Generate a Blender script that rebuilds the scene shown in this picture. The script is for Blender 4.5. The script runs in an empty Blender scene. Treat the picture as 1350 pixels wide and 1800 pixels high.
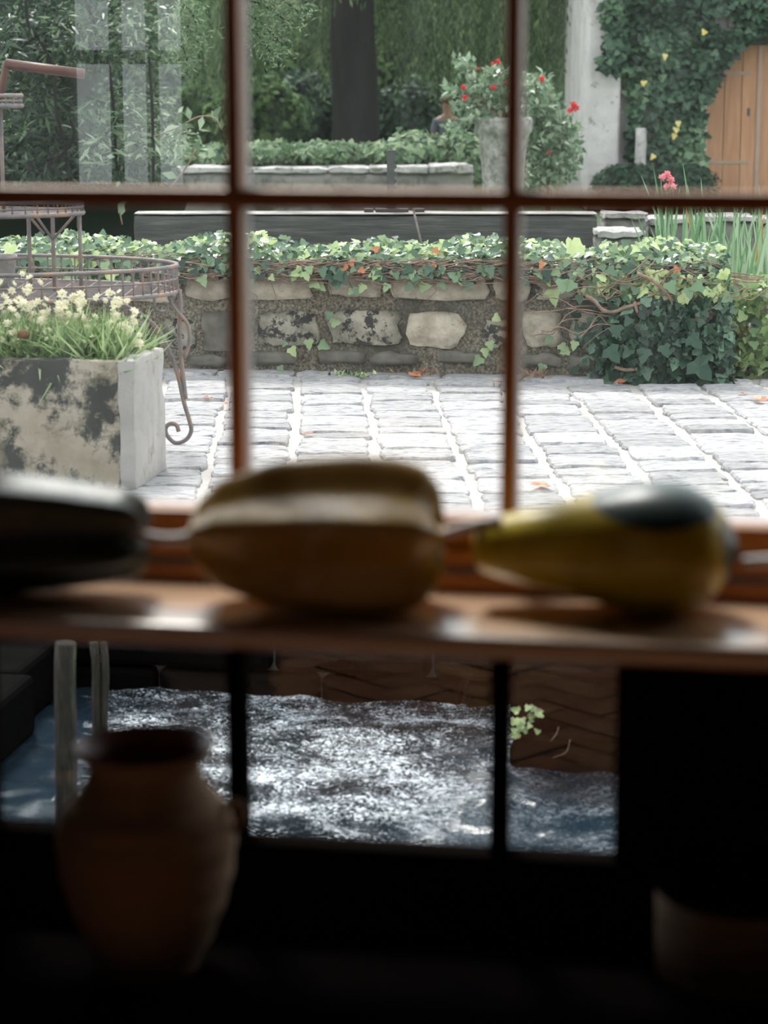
import bpy, bmesh, math, random
import numpy as np
from mathutils import Vector, Matrix, Euler, noise
R = math.radians
C = bpy.context.scene.collection
sc = bpy.context.scene
random.seed(7); rng = np.random.default_rng(7)

# ------------------------------------------------------------------ camera
EYE = 1.40; FPX = 3800.0; PITCH = R(11.2); YAW = R(9.3)
cam_d = bpy.data.cameras.new('camera'); cam = bpy.data.objects.new('camera', cam_d); C.objects.link(cam)
cam.location = (0, 0, EYE); cam.rotation_euler = (R(90) - PITCH, 0, YAW)
cam_d.sensor_fit = 'VERTICAL'; cam_d.sensor_height = 36.0; cam_d.sensor_width = 27.0
cam_d.lens = 36.0 * FPX / 1800.0
cam_d.clip_start = 0.05; cam_d.clip_end = 300
cam_d.dof.use_dof = True; cam_d.dof.focus_distance = 10.0; cam_d.dof.aperture_fstop = 4.0
sc.camera = cam
# ------------------------------------------------------------------ world: even overcast sky
wd = bpy.data.worlds.new('overcast'); sc.world = wd; wd.use_nodes = True
wn = wd.node_tree; bg = wn.nodes['Background']
bg.inputs[0].default_value = (0.90, 0.96, 1.0, 1); bg.inputs[1].default_value = 1.15
# ------------------------------------------------------------------ veiled sun, high over the garden
sd = bpy.data.lights.new('sun', 'SUN'); so = bpy.data.objects.new('sun', sd); C.objects.link(so)
sd.energy = 2.7; sd.angle = R(12); sd.color = (1.0, 0.97, 0.92)
so.rotation_euler = Vector((0.30, -0.62, -1.0)).to_track_quat('-Z', 'Y').to_euler()
# ------------------------------------------------------------------ exposure
vs = sc.view_settings
vs.view_transform = 'Standard'; vs.look = 'None'; vs.gamma = 1.0; vs.use_curve_mapping = False
vs.exposure = 0.90

# ------------------------------------------------------------------ pixel helpers (place things at real distances)
FW = Vector((-math.sin(YAW)*math.cos(PITCH), math.cos(YAW)*math.cos(PITCH), -math.sin(PITCH)))
RT = Vector((math.cos(YAW), math.sin(YAW), 0)); UP = RT.cross(FW)
HF = Vector((-math.sin(YAW), math.cos(YAW), 0)); O = Vector((0, 0, EYE))
def ray(px, py): return FW + RT*((px-675)/FPX) + UP*((900-py)/FPX)
def on_z(px, py, z):
    d = ray(px, py); return O + d*((z-EYE)/d.z)
def on_y(px, py, y):
    d = ray(px, py); return O + d*(y/d.y)
def at(px, py, D):
    d = ray(px, py); return O + d*(D/d.dot(HF))

# ------------------------------------------------------------------ object helpers
def tag(o, label=None, cat=None, group=None, kind=None):
    if label: o['label'] = label
    if cat: o['category'] = cat
    if group: o['group'] = group
    if kind: o['kind'] = kind
    return o
def empty(name, loc, label=None, cat=None, group=None, rz=0, kind=None):
    o = bpy.data.objects.new(name, None); C.objects.link(o); o.location = loc; o.rotation_euler = (0, 0, rz)
    o.empty_display_size = .1
    return tag(o, label, cat, group, kind)
def link(name, me, mat=None, parent=None, loc=None, rot=None, scale=None):
    o = bpy.data.objects.new(name, me); C.objects.link(o)
    if mat is not None and not me.materials: me.materials.append(mat)
    if parent: o.parent = parent
    if loc is not None: o.location = loc
    if rot is not None: o.rotation_euler = rot
    if scale is not None: o.scale = scale
    return o
def pymesh(name, v, f, smooth=True):
    me = bpy.data.meshes.new(name); me.from_pydata([tuple(map(float, p)) for p in v], [], f); me.update()
    if smooth: me.shade_smooth()
    return me
def bm_mesh(name, bm, smooth=False):
    me = bpy.data.meshes.new(name); bm.to_mesh(me); bm.free()
    if smooth: me.shade_smooth()
    return me
def add_box(bm, c, s, rot=None, bev=0):
    m = Matrix.Translation(c) @ (rot.to_matrix().to_4x4() if rot else Matrix.Identity(4)) @ Matrix.Diagonal((s[0], s[1], s[2], 1))
    r = bmesh.ops.create_cube(bm, size=1, matrix=m)
    if bev:
        es = set(e for v in r['verts'] for e in v.link_edges)
        bmesh.ops.bevel(bm, geom=list(es), offset=bev, segments=2, affect='EDGES', profile=.5)
def box(name, lo, hi, mat, parent=None, bev=0, smooth=False):
    bm = bmesh.new(); lo = Vector(lo); hi = Vector(hi); add_box(bm, (lo+hi)/2, hi-lo, None, bev)
    o = link(name, bm_mesh(name, bm, smooth), mat, parent); return o
def tube_vf(pts, rad, n=8, base=0):
    pts = [Vector(p) for p in pts]; v = []; f = []
    if not hasattr(rad, '__len__'): rad = [rad]*len(pts)
    t0 = (pts[1]-pts[0]).normalized(); a = t0.orthogonal().normalized()
    for i, p in enumerate(pts):
        t = (pts[min(i+1, len(pts)-1)] - pts[max(i-1, 0)]).normalized()
        a = (a - t*a.dot(t)); a = a.normalized() if a.length > 1e-6 else t.orthogonal().normalized()
        b = t.cross(a)
        for k in range(n):
            an = 2*math.pi*k/n; v.append(p + (a*math.cos(an) + b*math.sin(an))*rad[i])
    for i in range(len(pts)-1):
        for k in range(n):
            q = base+i*n
            f.append((q+k, q+(k+1) % n, q+n+(k+1) % n, q+n+k))
    f.append(tuple(base+k for k in reversed(range(n)))); f.append(tuple(base+(len(pts)-1)*n+k for k in range(n)))
    return v, f
class MB:
    def __init__(s): s.v = []; s.f = []
    def tube(s, pts, rad, n=8):
        v, f = tube_vf(pts, rad, n, len(s.v)); s.v += v; s.f += f
    def build(s, name, mat, parent=None, smooth=True): return link(name, pymesh(name, s.v, s.f, smooth), mat, parent)
def smooth_path(P, k=6):
    P = [Vector(p) for p in P]; out = []
    Q = [P[0]*2-P[1]] + P + [P[-1]*2-P[-2]]
    for i in range(1, len(Q)-2):
        for j in range(k):
            t = j/k; a, b, c, d = Q[i-1], Q[i], Q[i+1], Q[i+2]
            out.append(.5*((2*b)+(c-a)*t+(2*a-5*b+4*c-d)*t*t+(3*b-a-3*c+d)*t**3))
    out.append(P[-1]); return out
def lathe(name, prof, n=48):
    v = []; f = []
    for (r, z) in prof:
        for k in range(n):
            a = 2*math.pi*k/n; v.append((r*math.cos(a), r*math.sin(a), z))
    for i in range(len(prof)-1):
        for k in range(n): f.append((i*n+k, i*n+(k+1) % n, (i+1)*n+(k+1) % n, (i+1)*n+k))
    f.append(tuple(reversed(range(n)))); f.append(tuple((len(prof)-1)*n+k for k in range(n)))
    return pymesh(name, v, f)

# ------------------------------------------------------------------ materials
def nodes(name):
    m = bpy.data.materials.new(name); m.use_nodes = True; nt = m.node_tree
    return m, nt, nt.nodes['Principled BSDF']
def N(nt, t, **kw):
    n = nt.nodes.new(t)
    for k, v in kw.items():
        if k.startswith('_'): setattr(n, k[1:], v)
        else: n.inputs[k.replace('__', ' ')].default_value = v
    return n
def ramp(nt, stops, src):
    r = nt.nodes.new('ShaderNodeValToRGB'); e = r.color_ramp.elements
    while len(e) < len(stops): e.new(.5)
    for i, (p, c) in enumerate(stops): e[i].position = p; e[i].color = (*c, 1)
    nt.links.new(src, r.inputs[0]); return r
def mat(name, stops, scale=8, rough=.7, bump=.3, bscale=None, stretch=(1, 1, 1), detail=6, coord='Object', spec=.5, bdist=.01, rand=False, layers=()):
    m, nt, b = nodes(name); L = nt.links.new
    tc = N(nt, 'ShaderNodeTexCoord'); mp = N(nt, 'ShaderNodeMapping'); mp.inputs['Scale'].default_value = stretch
    src = tc.outputs[coord]
    if rand:      # shifts the grain from piece to piece
        oi = N(nt, 'ShaderNodeObjectInfo'); ad = N(nt, 'ShaderNodeVectorMath', _operation='MULTIPLY_ADD')
        L(oi.outputs['Random'], ad.inputs[0]); ad.inputs[1].default_value = (37, 53, 71); L(src, ad.inputs[2]); src = ad.outputs[0]
    L(src, mp.inputs[0])
    nz = N(nt, 'ShaderNodeTexNoise', Scale=scale, Detail=detail, Roughness=.62); L(mp.outputs[0], nz.inputs['Vector'])
    r = ramp(nt, stops, nz.outputs['Fac']); col = r.outputs[0]
    for (sc2, lo, hi, c) in layers:   # patches of their own colour
        n2 = N(nt, 'ShaderNodeTexNoise', Scale=sc2, Detail=8, Roughness=.7); L(mp.outputs[0], n2.inputs['Vector'])
        mr = N(nt, 'ShaderNodeMapRange'); mr.inputs[1].default_value = lo; mr.inputs[2].default_value = hi; L(n2.outputs['Fac'], mr.inputs[0])
        mx = N(nt, 'ShaderNodeMixRGB'); mx.inputs[2].default_value = (*c, 1); L(mr.outputs[0], mx.inputs[0]); L(col, mx.inputs[1]); col = mx.outputs[0]
    if rand:
        hs = N(nt, 'ShaderNodeHueSaturation'); ma = N(nt, 'ShaderNodeMapRange'); ma.inputs[3].default_value = .82; ma.inputs[4].default_value = 1.15
        L(oi.outputs['Random'], ma.inputs[0]); L(ma.outputs[0], hs.inputs['Value']); L(col, hs.inputs['Color']); col = hs.outputs[0]
    L(col, b.inputs['Base Color']); b.inputs['Roughness'].default_value = rough; b.inputs['Specular IOR Level'].default_value = spec
    if bump:
        n3 = N(nt, 'ShaderNodeTexNoise', Scale=bscale or scale*3, Detail=8, Roughness=.65); L(mp.outputs[0], n3.inputs['Vector'])
        bp = N(nt, 'ShaderNodeBump', Strength=bump, Distance=bdist); L(n3.outputs['Fac'], bp.inputs['Height']); L(bp.outputs[0], b.inputs['Normal'])
    return m
def leafmat(name, cols, trans=.35, rough=.45, gloss=.4):
    m, nt, b = nodes(name); L = nt.links.new
    a = N(nt, 'ShaderNodeAttribute', _attribute_name='rnd')
    k = len(cols); r = ramp(nt, [(i/(k-1), c) for i, c in enumerate(cols)], a.outputs['Fac'])
    L(r.outputs[0], b.inputs['Base Color']); b.inputs['Roughness'].default_value = rough; b.inputs['Specular IOR Level'].default_value = gloss
    t = N(nt, 'ShaderNodeBsdfTranslucent'); mx = N(nt, 'ShaderNodeMixShader'); mx.inputs[0].default_value = trans
    L(r.outputs[0], t.inputs[0]); L(b.outputs[0], mx.inputs[1]); L(t.outputs[0], mx.inputs[2])
    L(mx.outputs[0], nt.nodes['Material Output'].inputs[0]); return m

M = {}
M['frame'] = mat('varnished_pine', [(.3, (.26, .080, .008)), (.7, (.42, .145, .012))], 6, .38, .15, 30, (8, 8, .8))
M['frame_h'] = mat('varnished_pine_lying', [(.3, (.26, .080, .008)), (.7, (.42, .145, .012))], 6, .38, .15, 30, (.8, 8, 8))
M['putty'] = mat('pale_putty', [(.3, (.38, .36, .36)), (.7, (.50, .47, .46))], 20, .8, .3)
M['shelf'] = mat('shelf_board', [(.3, (.52, .30, .16)), (.55, (.70, .46, .30)), (.75, (.58, .35, .20))], 5, .24, .08, 30, (.8, 9, 9), spec=.7)
for _n in [M['shelf'].node_tree.nodes['Principled BSDF']]: _n.inputs['Coat Weight'].default_value = 1.0; _n.inputs['Coat Roughness'].default_value = .25; _n.inputs['Coat IOR'].default_value = 1.8
M['darkwood'] = mat('dark_oak', [(.3, (.003, .002, .002)), (.7, (.006, .004, .003))], 6, .8, .2, 20, (6, 6, 1), spec=.1)
M['black_frame'] = mat('blackened_frame', [(.3, (.003, .0025, .002)), (.7, (.006, .0045, .004))], 8, .9, .2, spec=.0)
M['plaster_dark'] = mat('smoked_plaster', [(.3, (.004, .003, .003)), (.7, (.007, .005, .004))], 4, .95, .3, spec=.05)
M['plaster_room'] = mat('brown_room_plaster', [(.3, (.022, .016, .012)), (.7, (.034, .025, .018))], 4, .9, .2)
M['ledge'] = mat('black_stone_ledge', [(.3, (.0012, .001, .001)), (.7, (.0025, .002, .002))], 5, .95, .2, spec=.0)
M['brick'] = mat('floor_brick', [(.3, (.24, .12, .065)), (.7, (.42, .28, .18))], 20, .8, .4, rand=True, layers=[(2.5, .45, .6, (.20, .085, .05))])
M['mortar_in'] = mat('floor_mortar', [(.3, (.01, .008, .006)), (.7, (.02, .015, .012))], 20, .9, .3)
M['clay'] = mat('raw_clay', [(.3, (.30, .19, .125)), (.7, (.38, .25, .165))], 9, .95, .15, 60, spec=.1)
M['glaze'] = mat('brown_glaze', [(.3, (.11, .040, .028)), (.7, (.15, .055, .04))], 5, .4, 0, spec=.3)
M['iron'] = mat('rusty_iron', [(.3, (.12, .11, .12)), (.52, (.21, .18, .17)), (.7, (.36, .19, .11))], 18, .6, .3, 60)
M['iron_dark'] = mat('dark_iron', [(.3, (.045, .05, .05)), (.7, (.09, .09, .085))], 18, .6, .3, 60)
M['barkgrey'] = mat('stump_bark', [(.3, (.012, .011, .008)), (.5, (.045, .038, .026)), (.75, (.12, .10, .068))], 16, .9, .9, 22, (5, 5, .7), bdist=.03,
                    layers=[(3, .56, .62, (.10, .16, .05))])
M['bark'] = mat('willow_bark', [(.3, (.006, .005, .005)), (.7, (.022, .019, .016))], 3, .95, 1, 8, (3, 3, .5), bdist=.08)
M['twig'] = mat('twig', [(.3, (.13, .075, .05)), (.7, (.38, .27, .20))], 20, .8, .3)
M['paving'] = mat('limestone_paving', [(.34, (.20, .215, .245)), (.45, (.41, .40, .41)), (.60, (.56, .53, .52))], 5, .65, 1, 10, (1, 2.4, 1), rand=True, bdist=.014,
                  layers=[(3.3, .54, .70, (.28, .305, .35)), (22, .60, .70, (.17, .17, .18))])
M['joint'] = mat('sandy_joint', [(.3, (.40, .375, .35)), (.7, (.54, .505, .48))], 30, .95, .5,
                 layers=[(2, .6, .7, (.30, .28, .22))])
M['kerb'] = mat('old_flat_stone', [(.3, (.30, .27, .23)), (.7, (.52, .48, .43))], 9, .9, .7, layers=[(5, .55, .68, (.12, .12, .08))])
M['mortar'] = mat('old_mortar', [(.34, (.05, .044, .033)), (.5, (.155, .135, .10)), (.68, (.33, .29, .22))], 75, .95, .9, 55, bdist=.012,
                  layers=[(1.6, .52, .66, (.065, .062, .045)), (60, .68, .72, (.55, .48, .40))])
M['wallstone'] = mat('wall_stone', [(.3, (.26, .22, .16)), (.55, (.42, .37, .285)), (.75, (.54, .48, .39))], 14, .85, .9, 30, rand=True, bdist=.014,
                     layers=[(5, .56, .70, (.22, .19, .14)), (30, .62, .68, (.16, .14, .10))])
M['wallstone_moss'] = mat('wall_stone_lichen', [(.3, (.16, .15, .11)), (.55, (.36, .33, .26)), (.75, (.48, .43, .33))], 9, .9, .9, 26, rand=True, bdist=.015,
                     layers=[(17, .50, .56, (.035, .035, .03))])
M['wallstone_dark'] = mat('wall_stone_dark', [(.3, (.085, .08, .065)), (.7, (.20, .185, .15))], 9, .9, .6, 26, rand=True, bdist=.01)
M['trough'] = mat('stone_trough', [(.35, (.30, .25, .18)), (.6, (.46, .40, .32))], 4, .9, .6, 18, bdist=.01,
                  layers=[(5.5, .52, .60, (.17, .15, .10)), (3.1, .46, .52, (.050, .052, .045))])
M['trough_side'] = mat('stone_trough_pale', [(.3, (.34, .32, .30)), (.7, (.46, .43, .40))], 6, .9, .7, 18, layers=[(7, .55, .68, (.30, .26, .22)), (22, .6, .68, (.2, .18, .16))])
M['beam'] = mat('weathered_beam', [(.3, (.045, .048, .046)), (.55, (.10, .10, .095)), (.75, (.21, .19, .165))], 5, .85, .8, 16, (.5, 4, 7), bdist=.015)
M['beam_top'] = mat('pale_beam_top', [(.3, (.22, .21, .20)), (.7, (.55, .52, .49))], 6, .85, .4)
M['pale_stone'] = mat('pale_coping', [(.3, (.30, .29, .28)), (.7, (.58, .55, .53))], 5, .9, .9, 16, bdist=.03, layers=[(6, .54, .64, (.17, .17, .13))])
M['grey_stone'] = mat('grey_rubble', [(.3, (.13, .13, .12)), (.7, (.30, .28, .25))], 3, .9, .8, layers=[(2, .5, .62, (.06, .07, .05))])
M['plaster_out'] = mat('pale_render', [(.3, (.50, .47, .46)), (.7, (.68, .64, .63))], 2.5, .9, .8, 8, layers=[(2.2, .56, .70, (.32, .27, .23)), (7, .6, .68, (.22, .20, .17))], bdist=.03)
M['door'] = mat('orange_door_wood', [(.3, (.34, .165, .085)), (.7, (.50, .265, .15))], 3, .7, .3, 20, (6, 6, .6), rand=True, layers=[(3, .62, .75, (.26, .17, .11))])
M['door_strip'] = mat('door_strip', [(.3, (.30, .22, .17)), (.7, (.42, .30, .22))], 4, .7, .2)
M['quay'] = mat('shade_dark_quay', [(.3, (.0015, .0015, .0016)), (.7, (.004, .0035, .0032))], 5, .95, .4, bdist=.02, spec=.03)  # near-black base colour stands in for deep shade on the quay
M['soil'] = mat('dark_soil', [(.3, (.03, .025, .018)), (.7, (.06, .05, .035))], 6, .95, .6)
M['grass'] = mat('mown_grass', [(.3, (.04, .075, .03)), (.7, (.09, .14, .06))], 3, .95, .6)
M['skin'] = mat('skin', [(.3, (.50, .28, .20)), (.7, (.55, .31, .23))], 9, .6, 0)
M['hairred'] = mat('dark_hair', [(.3, (.10, .03, .02)), (.7, (.14, .05, .03))], 20, .7, .2)
M['shirt'] = mat('grey_shirt', [(.3, (.16, .17, .21)), (.7, (.20, .21, .25))], 9, .9, .2)
M['trousers'] = mat('dark_trousers', [(.3, (.02, .02, .03)), (.7, (.03, .03, .04))], 9, .9, .2)
M['tuberwood'] = mat('handle_brown', [(.3, (.075, .030, .022)), (.7, (.12, .05, .035))], 12, .5, .2)
M['red'] = leafmat('rose_red', [(.62, .03, .04), (.85, .10, .10)], .3)
M['pink'] = leafmat('flower_pink', [(.80, .22, .28), (.9, .42, .45)], .3)
M['cream'] = leafmat('cream_petal', [(.75, .72, .48), (.85, .80, .70)], .3)
M['yellowleaf'] = leafmat('yellowed_leaf', [(.75, .62, .15), (.80, .70, .30)], .3)
M['dryleaf'] = leafmat('dry_leaf', [(.42, .14, .06), (.62, .25, .12)], .2)
M['brownseed'] = mat('seedhead', [(.3, (.12, .06, .025)), (.7, (.2, .1, .04))], 30, .9, .5)
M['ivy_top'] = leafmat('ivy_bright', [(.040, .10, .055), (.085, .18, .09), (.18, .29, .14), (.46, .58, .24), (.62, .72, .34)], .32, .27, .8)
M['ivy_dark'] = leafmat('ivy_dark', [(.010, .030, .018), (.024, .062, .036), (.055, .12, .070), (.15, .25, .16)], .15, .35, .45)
M['willow'] = leafmat('willow_leaf', [(.026, .050, .026), (.075, .125, .060), (.24, .33, .16)], .45, .6, .2)
M['hedge'] = leafmat('hedge_leaf', [(.018, .042, .028), (.040, .082, .050), (.075, .13, .075)], .25, .6, .2)
M['hedge_pale'] = leafmat('hedge_pale_leaf', [(.07, .13, .07), (.16, .25, .13), (.34, .42, .26)], .35, .6, .3)
M['far'] = leafmat('far_leaf', [(.035, .075, .035), (.085, .16, .060), (.22, .34, .13)], .4, .7, .1)
M['shrub'] = leafmat('shrub_leaf', [(.010, .028, .016), (.035, .080, .038), (.13, .21, .10), (.45, .54, .38)], .3, .4, .5)
M['reed'] = leafmat('reed_leaf', [(.10, .22, .10), (.20, .34, .17), (.38, .48, .34)], .35, .45, .4)
M['reed_dry'] = leafmat('reed_dry', [(.45, .20, .06), (.60, .32, .14)], .3, .6, .2)
M['lime'] = leafmat('lime_leaf', [(.15, .28, .09), (.30, .46, .16), (.46, .60, .26)], .4, .5, .3)
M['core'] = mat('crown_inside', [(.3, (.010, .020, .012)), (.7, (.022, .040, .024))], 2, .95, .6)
M['trough_green'] = leafmat('pale_grass', [(.12, .22, .07), (.28, .40, .17), (.50, .58, .34)], .4, .5, .3)
M['weed_green'] = leafmat('weed_leaf', [(.05, .10, .05), (.18, .29, .11), (.36, .50, .20), (.56, .66, .36)], .35, .4, .6)
M['litter'] = leafmat('dry_litter', [(.22, .15, .09), (.38, .28, .19), (.40, .22, .14)], .2)
M['rosegreen'] = leafmat('rose_leaf', [(.07, .13, .07), (.20, .30, .18), (.45, .52, .38)], .3, .4, .5)

def glass_mat(name='window_glass', veil=0):
    m = bpy.data.materials.new(name); m.use_nodes = True; nt = m.node_tree; nt.nodes.clear(); L = nt.links.new
    t = N(nt, 'ShaderNodeBsdfTransparent'); t.inputs[0].default_value = (.985, .99, .985, 1)
    g = N(nt, 'ShaderNodeBsdfGlossy'); g.inputs['Roughness'].default_value = 0.0
    lw = N(nt, 'ShaderNodeLayerWeight'); lw.inputs[0].default_value = .5
    p = N(nt, 'ShaderNodeMath', _operation='POWER'); p.inputs[1].default_value = 5; L(lw.outputs['Facing'], p.inputs[0])
    a = N(nt, 'ShaderNodeMath', _operation='MULTIPLY_ADD'); a.inputs[1].default_value = .9; a.inputs[2].default_value = .045; L(p.outputs[0], a.inputs[0])
    mx = N(nt, 'ShaderNodeMixShader'); L(a.outputs[0], mx.inputs[0]); L(t.outputs[0], mx.inputs[1]); L(g.outputs[0], mx.inputs[2])
    out = mx.outputs[0]
    if veil:      # thin streaky dust film on the old panes
        tc = N(nt, 'ShaderNodeTexCoord'); mp = N(nt, 'ShaderNodeMapping'); mp.inputs['Scale'].default_value = (30, 1, 3); L(tc.outputs['Object'], mp.inputs[0])
        nz = N(nt, 'ShaderNodeTexNoise', Scale=1.0, Detail=5); L(mp.outputs[0], nz.inputs['Vector'])
        mr = N(nt, 'ShaderNodeMapRange'); mr.inputs[1].default_value = .3; mr.inputs[2].default_value = .75; mr.inputs[3].default_value = veil*.5; mr.inputs[4].default_value = veil*1.7; L(nz.outputs['Fac'], mr.inputs[0])
        tr_ = N(nt, 'ShaderNodeBsdfTranslucent'); tr_.inputs[0].default_value = (.8, .82, .82, 1)
        m2 = N(nt, 'ShaderNodeMixShader'); L(mr.outputs[0], m2.inputs[0]); L(out, m2.inputs[1]); L(tr_.outputs[0], m2.inputs[2]); out = m2.outputs[0]
    o = N(nt, 'ShaderNodeOutputMaterial'); L(out, o.inputs[0]); return m
M['glass_dusty'] = glass_mat('dusty_glass', .008)
M['glass'] = glass_mat()

def water_mat():
    m, nt, b = nodes('stream_water'); L = nt.links.new
    tc = N(nt, 'ShaderNodeTexCoord'); mp = N(nt, 'ShaderNodeMapping'); mp.inputs['Scale'].default_value = (1, 1.5, 1); L(tc.outputs['Object'], mp.inputs[0])
    b.inputs['Base Color'].default_value = (.012, .022, .032, 1); b.inputs['Roughness'].default_value = .06
    b.inputs['IOR'].default_value = 1.33; b.inputs['Specular IOR Level'].default_value = 1.0
    n1 = N(nt, 'ShaderNodeTexNoise', Scale=9, Detail=5, Roughness=.6, Distortion=1.5); L(mp.outputs[0], n1.inputs['Vector'])
    n2 = N(nt, 'ShaderNodeTexNoise', Scale=34, Detail=4, Roughness=.6, Distortion=2.5); L(mp.outputs[0], n2.inputs['Vector'])
    ad = N(nt, 'ShaderNodeMath', _operation='MULTIPLY_ADD'); ad.inputs[1].default_value = .45; L(n2.outputs['Fac'], ad.inputs[0]); L(n1.outputs['Fac'], ad.inputs[2])
    bp = N(nt, 'ShaderNodeBump', Distance=.085); L(ad.outputs[0], bp.inputs['Height']); L(bp.outputs[0], b.inputs['Normal'])
    # thin white veins painted in for sky glints on the ripples
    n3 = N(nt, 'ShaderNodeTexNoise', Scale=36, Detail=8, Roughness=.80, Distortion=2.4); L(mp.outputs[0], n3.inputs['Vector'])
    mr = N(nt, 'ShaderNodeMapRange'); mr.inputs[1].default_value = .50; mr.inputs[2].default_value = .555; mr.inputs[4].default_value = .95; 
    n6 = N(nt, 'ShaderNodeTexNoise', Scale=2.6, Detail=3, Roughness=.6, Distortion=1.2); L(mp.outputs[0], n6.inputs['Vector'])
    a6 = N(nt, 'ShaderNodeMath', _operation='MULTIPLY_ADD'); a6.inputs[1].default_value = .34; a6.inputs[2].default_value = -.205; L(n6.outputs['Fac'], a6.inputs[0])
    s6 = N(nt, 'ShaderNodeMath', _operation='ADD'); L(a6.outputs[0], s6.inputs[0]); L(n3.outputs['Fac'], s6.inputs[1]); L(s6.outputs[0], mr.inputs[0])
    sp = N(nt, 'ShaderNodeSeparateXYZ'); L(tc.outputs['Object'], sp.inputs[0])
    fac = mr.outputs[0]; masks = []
    for (A, B, soft, sgn) in ((on_z(866, 1325, -.54), on_z(735, 1485, -.54), .16, 1), (on_z(183, 1225, -.54), on_z(140, 1450, -.54), .05, -1)):  # white veins fade past these lines: shade put into the water colour
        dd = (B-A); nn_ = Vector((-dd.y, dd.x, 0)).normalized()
        if nn_.x*sgn > 0: nn_ = -nn_          # points towards the side with the painted glints
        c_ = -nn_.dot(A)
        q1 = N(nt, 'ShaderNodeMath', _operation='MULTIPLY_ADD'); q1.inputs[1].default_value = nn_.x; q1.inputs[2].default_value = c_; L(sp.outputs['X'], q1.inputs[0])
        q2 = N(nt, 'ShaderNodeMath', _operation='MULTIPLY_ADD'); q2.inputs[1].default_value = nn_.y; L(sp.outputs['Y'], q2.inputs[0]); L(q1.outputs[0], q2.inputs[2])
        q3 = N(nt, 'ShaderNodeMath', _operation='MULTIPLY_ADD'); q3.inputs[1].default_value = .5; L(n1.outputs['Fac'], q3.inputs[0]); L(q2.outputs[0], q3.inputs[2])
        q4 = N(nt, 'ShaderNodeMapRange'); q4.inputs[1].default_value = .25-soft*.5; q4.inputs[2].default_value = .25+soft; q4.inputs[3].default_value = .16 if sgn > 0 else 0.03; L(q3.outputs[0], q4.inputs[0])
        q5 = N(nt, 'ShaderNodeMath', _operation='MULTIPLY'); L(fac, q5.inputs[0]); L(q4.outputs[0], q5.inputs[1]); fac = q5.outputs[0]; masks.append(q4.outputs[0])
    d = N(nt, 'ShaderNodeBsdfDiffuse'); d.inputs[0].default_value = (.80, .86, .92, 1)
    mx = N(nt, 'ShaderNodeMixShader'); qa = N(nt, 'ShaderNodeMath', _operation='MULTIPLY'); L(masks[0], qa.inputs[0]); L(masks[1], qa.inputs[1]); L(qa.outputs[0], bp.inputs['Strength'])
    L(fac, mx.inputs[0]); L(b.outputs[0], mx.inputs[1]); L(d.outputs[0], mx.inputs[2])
    L(mx.outputs[0], nt.nodes['Material Output'].inputs[0]); return m
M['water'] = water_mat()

# ================================================================== ROOM SHELL
W = 2.36                 # glass plane
IN = W - .03             # inner wall face
FL = EYE - 1.60          # brick floor
XL, XR, YB, CE = -3.4, 2.2, -4.6, 2.9
GZ = 0.0                 # courtyard level
x1 = on_y(419, 340, W).x; x2 = on_y(903, 340, W).x; SP = x2 - x1
zm = on_y(675, 347, W).z                  # cross bar
zr = on_y(675, 905, IN).z                 # top of bottom rail
SHZ = .851                                # shelf top
zlb = on_y(650, 1478, W).z                # bottom of lower glass
zlt = SHZ - .03
LEDGE = EYE - .966
WX0, WX1 = x1 - SP*1.0, x1 + SP*3.0       # window opening
WT = zr + (zm-zr)*3.0 + .05
def wallbox(n, lo, hi, m='plaster_dark'):
    return tag(box(n, lo, hi, M[m]), kind='structure')
OUT = W + .03
def joined(name, boxes, m):
    bm = bmesh.new()
    for lo, hi in boxes:
        lo = Vector(lo); hi = Vector(hi); add_box(bm, (lo+hi)/2, hi-lo)
    return tag(link(name, bm_mesh(name, bm), M[m]), kind='structure')
xbl = on_y(1097, 1300, W).x               # lower window ends here
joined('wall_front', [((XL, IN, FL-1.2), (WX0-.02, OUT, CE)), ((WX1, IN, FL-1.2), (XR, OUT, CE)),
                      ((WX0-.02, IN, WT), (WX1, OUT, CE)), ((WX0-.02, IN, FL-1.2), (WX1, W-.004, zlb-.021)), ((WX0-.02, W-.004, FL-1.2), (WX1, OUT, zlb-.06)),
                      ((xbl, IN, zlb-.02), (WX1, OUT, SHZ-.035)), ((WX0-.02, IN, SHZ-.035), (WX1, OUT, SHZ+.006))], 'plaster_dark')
wallbox('wall_left', (XL-.1, YB, FL-.1), (XL, OUT, CE), 'plaster_room')
wallbox('wall_right', (XR, YB, FL-.1), (XR+.1, OUT, CE), 'plaster_room')
wallbox('ceiling', (XL-.1, YB-.1, CE), (XR+.1, OUT+.6, CE+.1), 'plaster_room')
# back wall with the window whose mirror image shows in the upper left pane
def mirror_hit(px, py, yb):
    d = ray(px, py); p = O + d*(W/d.y); k = (yb-W)/(-d.y)
    return Vector((p.x + d.x*k, yb, p.z + d.z*k))
bl = mirror_hit(128, 325, YB); brp = mirror_hit(322, 325, YB)
bx0, bx1 = min(bl.x, brp.x), max(bl.x, brp.x); bz0 = bl.z; bz1 = bz0 + 1.35
joined('wall_back', [((XL, YB-.1, FL), (bx0, YB, CE)), ((bx1, YB-.1, FL), (XR, YB, CE)), ((bx0, YB-.1, FL), (bx1, YB, bz0)), ((bx0, YB-.1, bz1), (bx1, YB, CE))], 'plaster_room')
bwin = empty('window_2', ((bx0+bx1)/2, YB-.05, bz0), kind='structure')
def wbox(name, lo, hi, m, parent, bev=0, ):
    o = box(name, lo, hi, M[m], parent, bev); o.matrix_parent_inverse = Matrix.Translation(-parent.location); return o
for px in (200, 264):
    xx = mirror_hit(px, 200, YB).x; wbox('glazing_bar', (xx-.022, YB-.08, bz0), (xx+.022, YB-.02, bz1), 'black_frame', bwin, .004)
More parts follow.
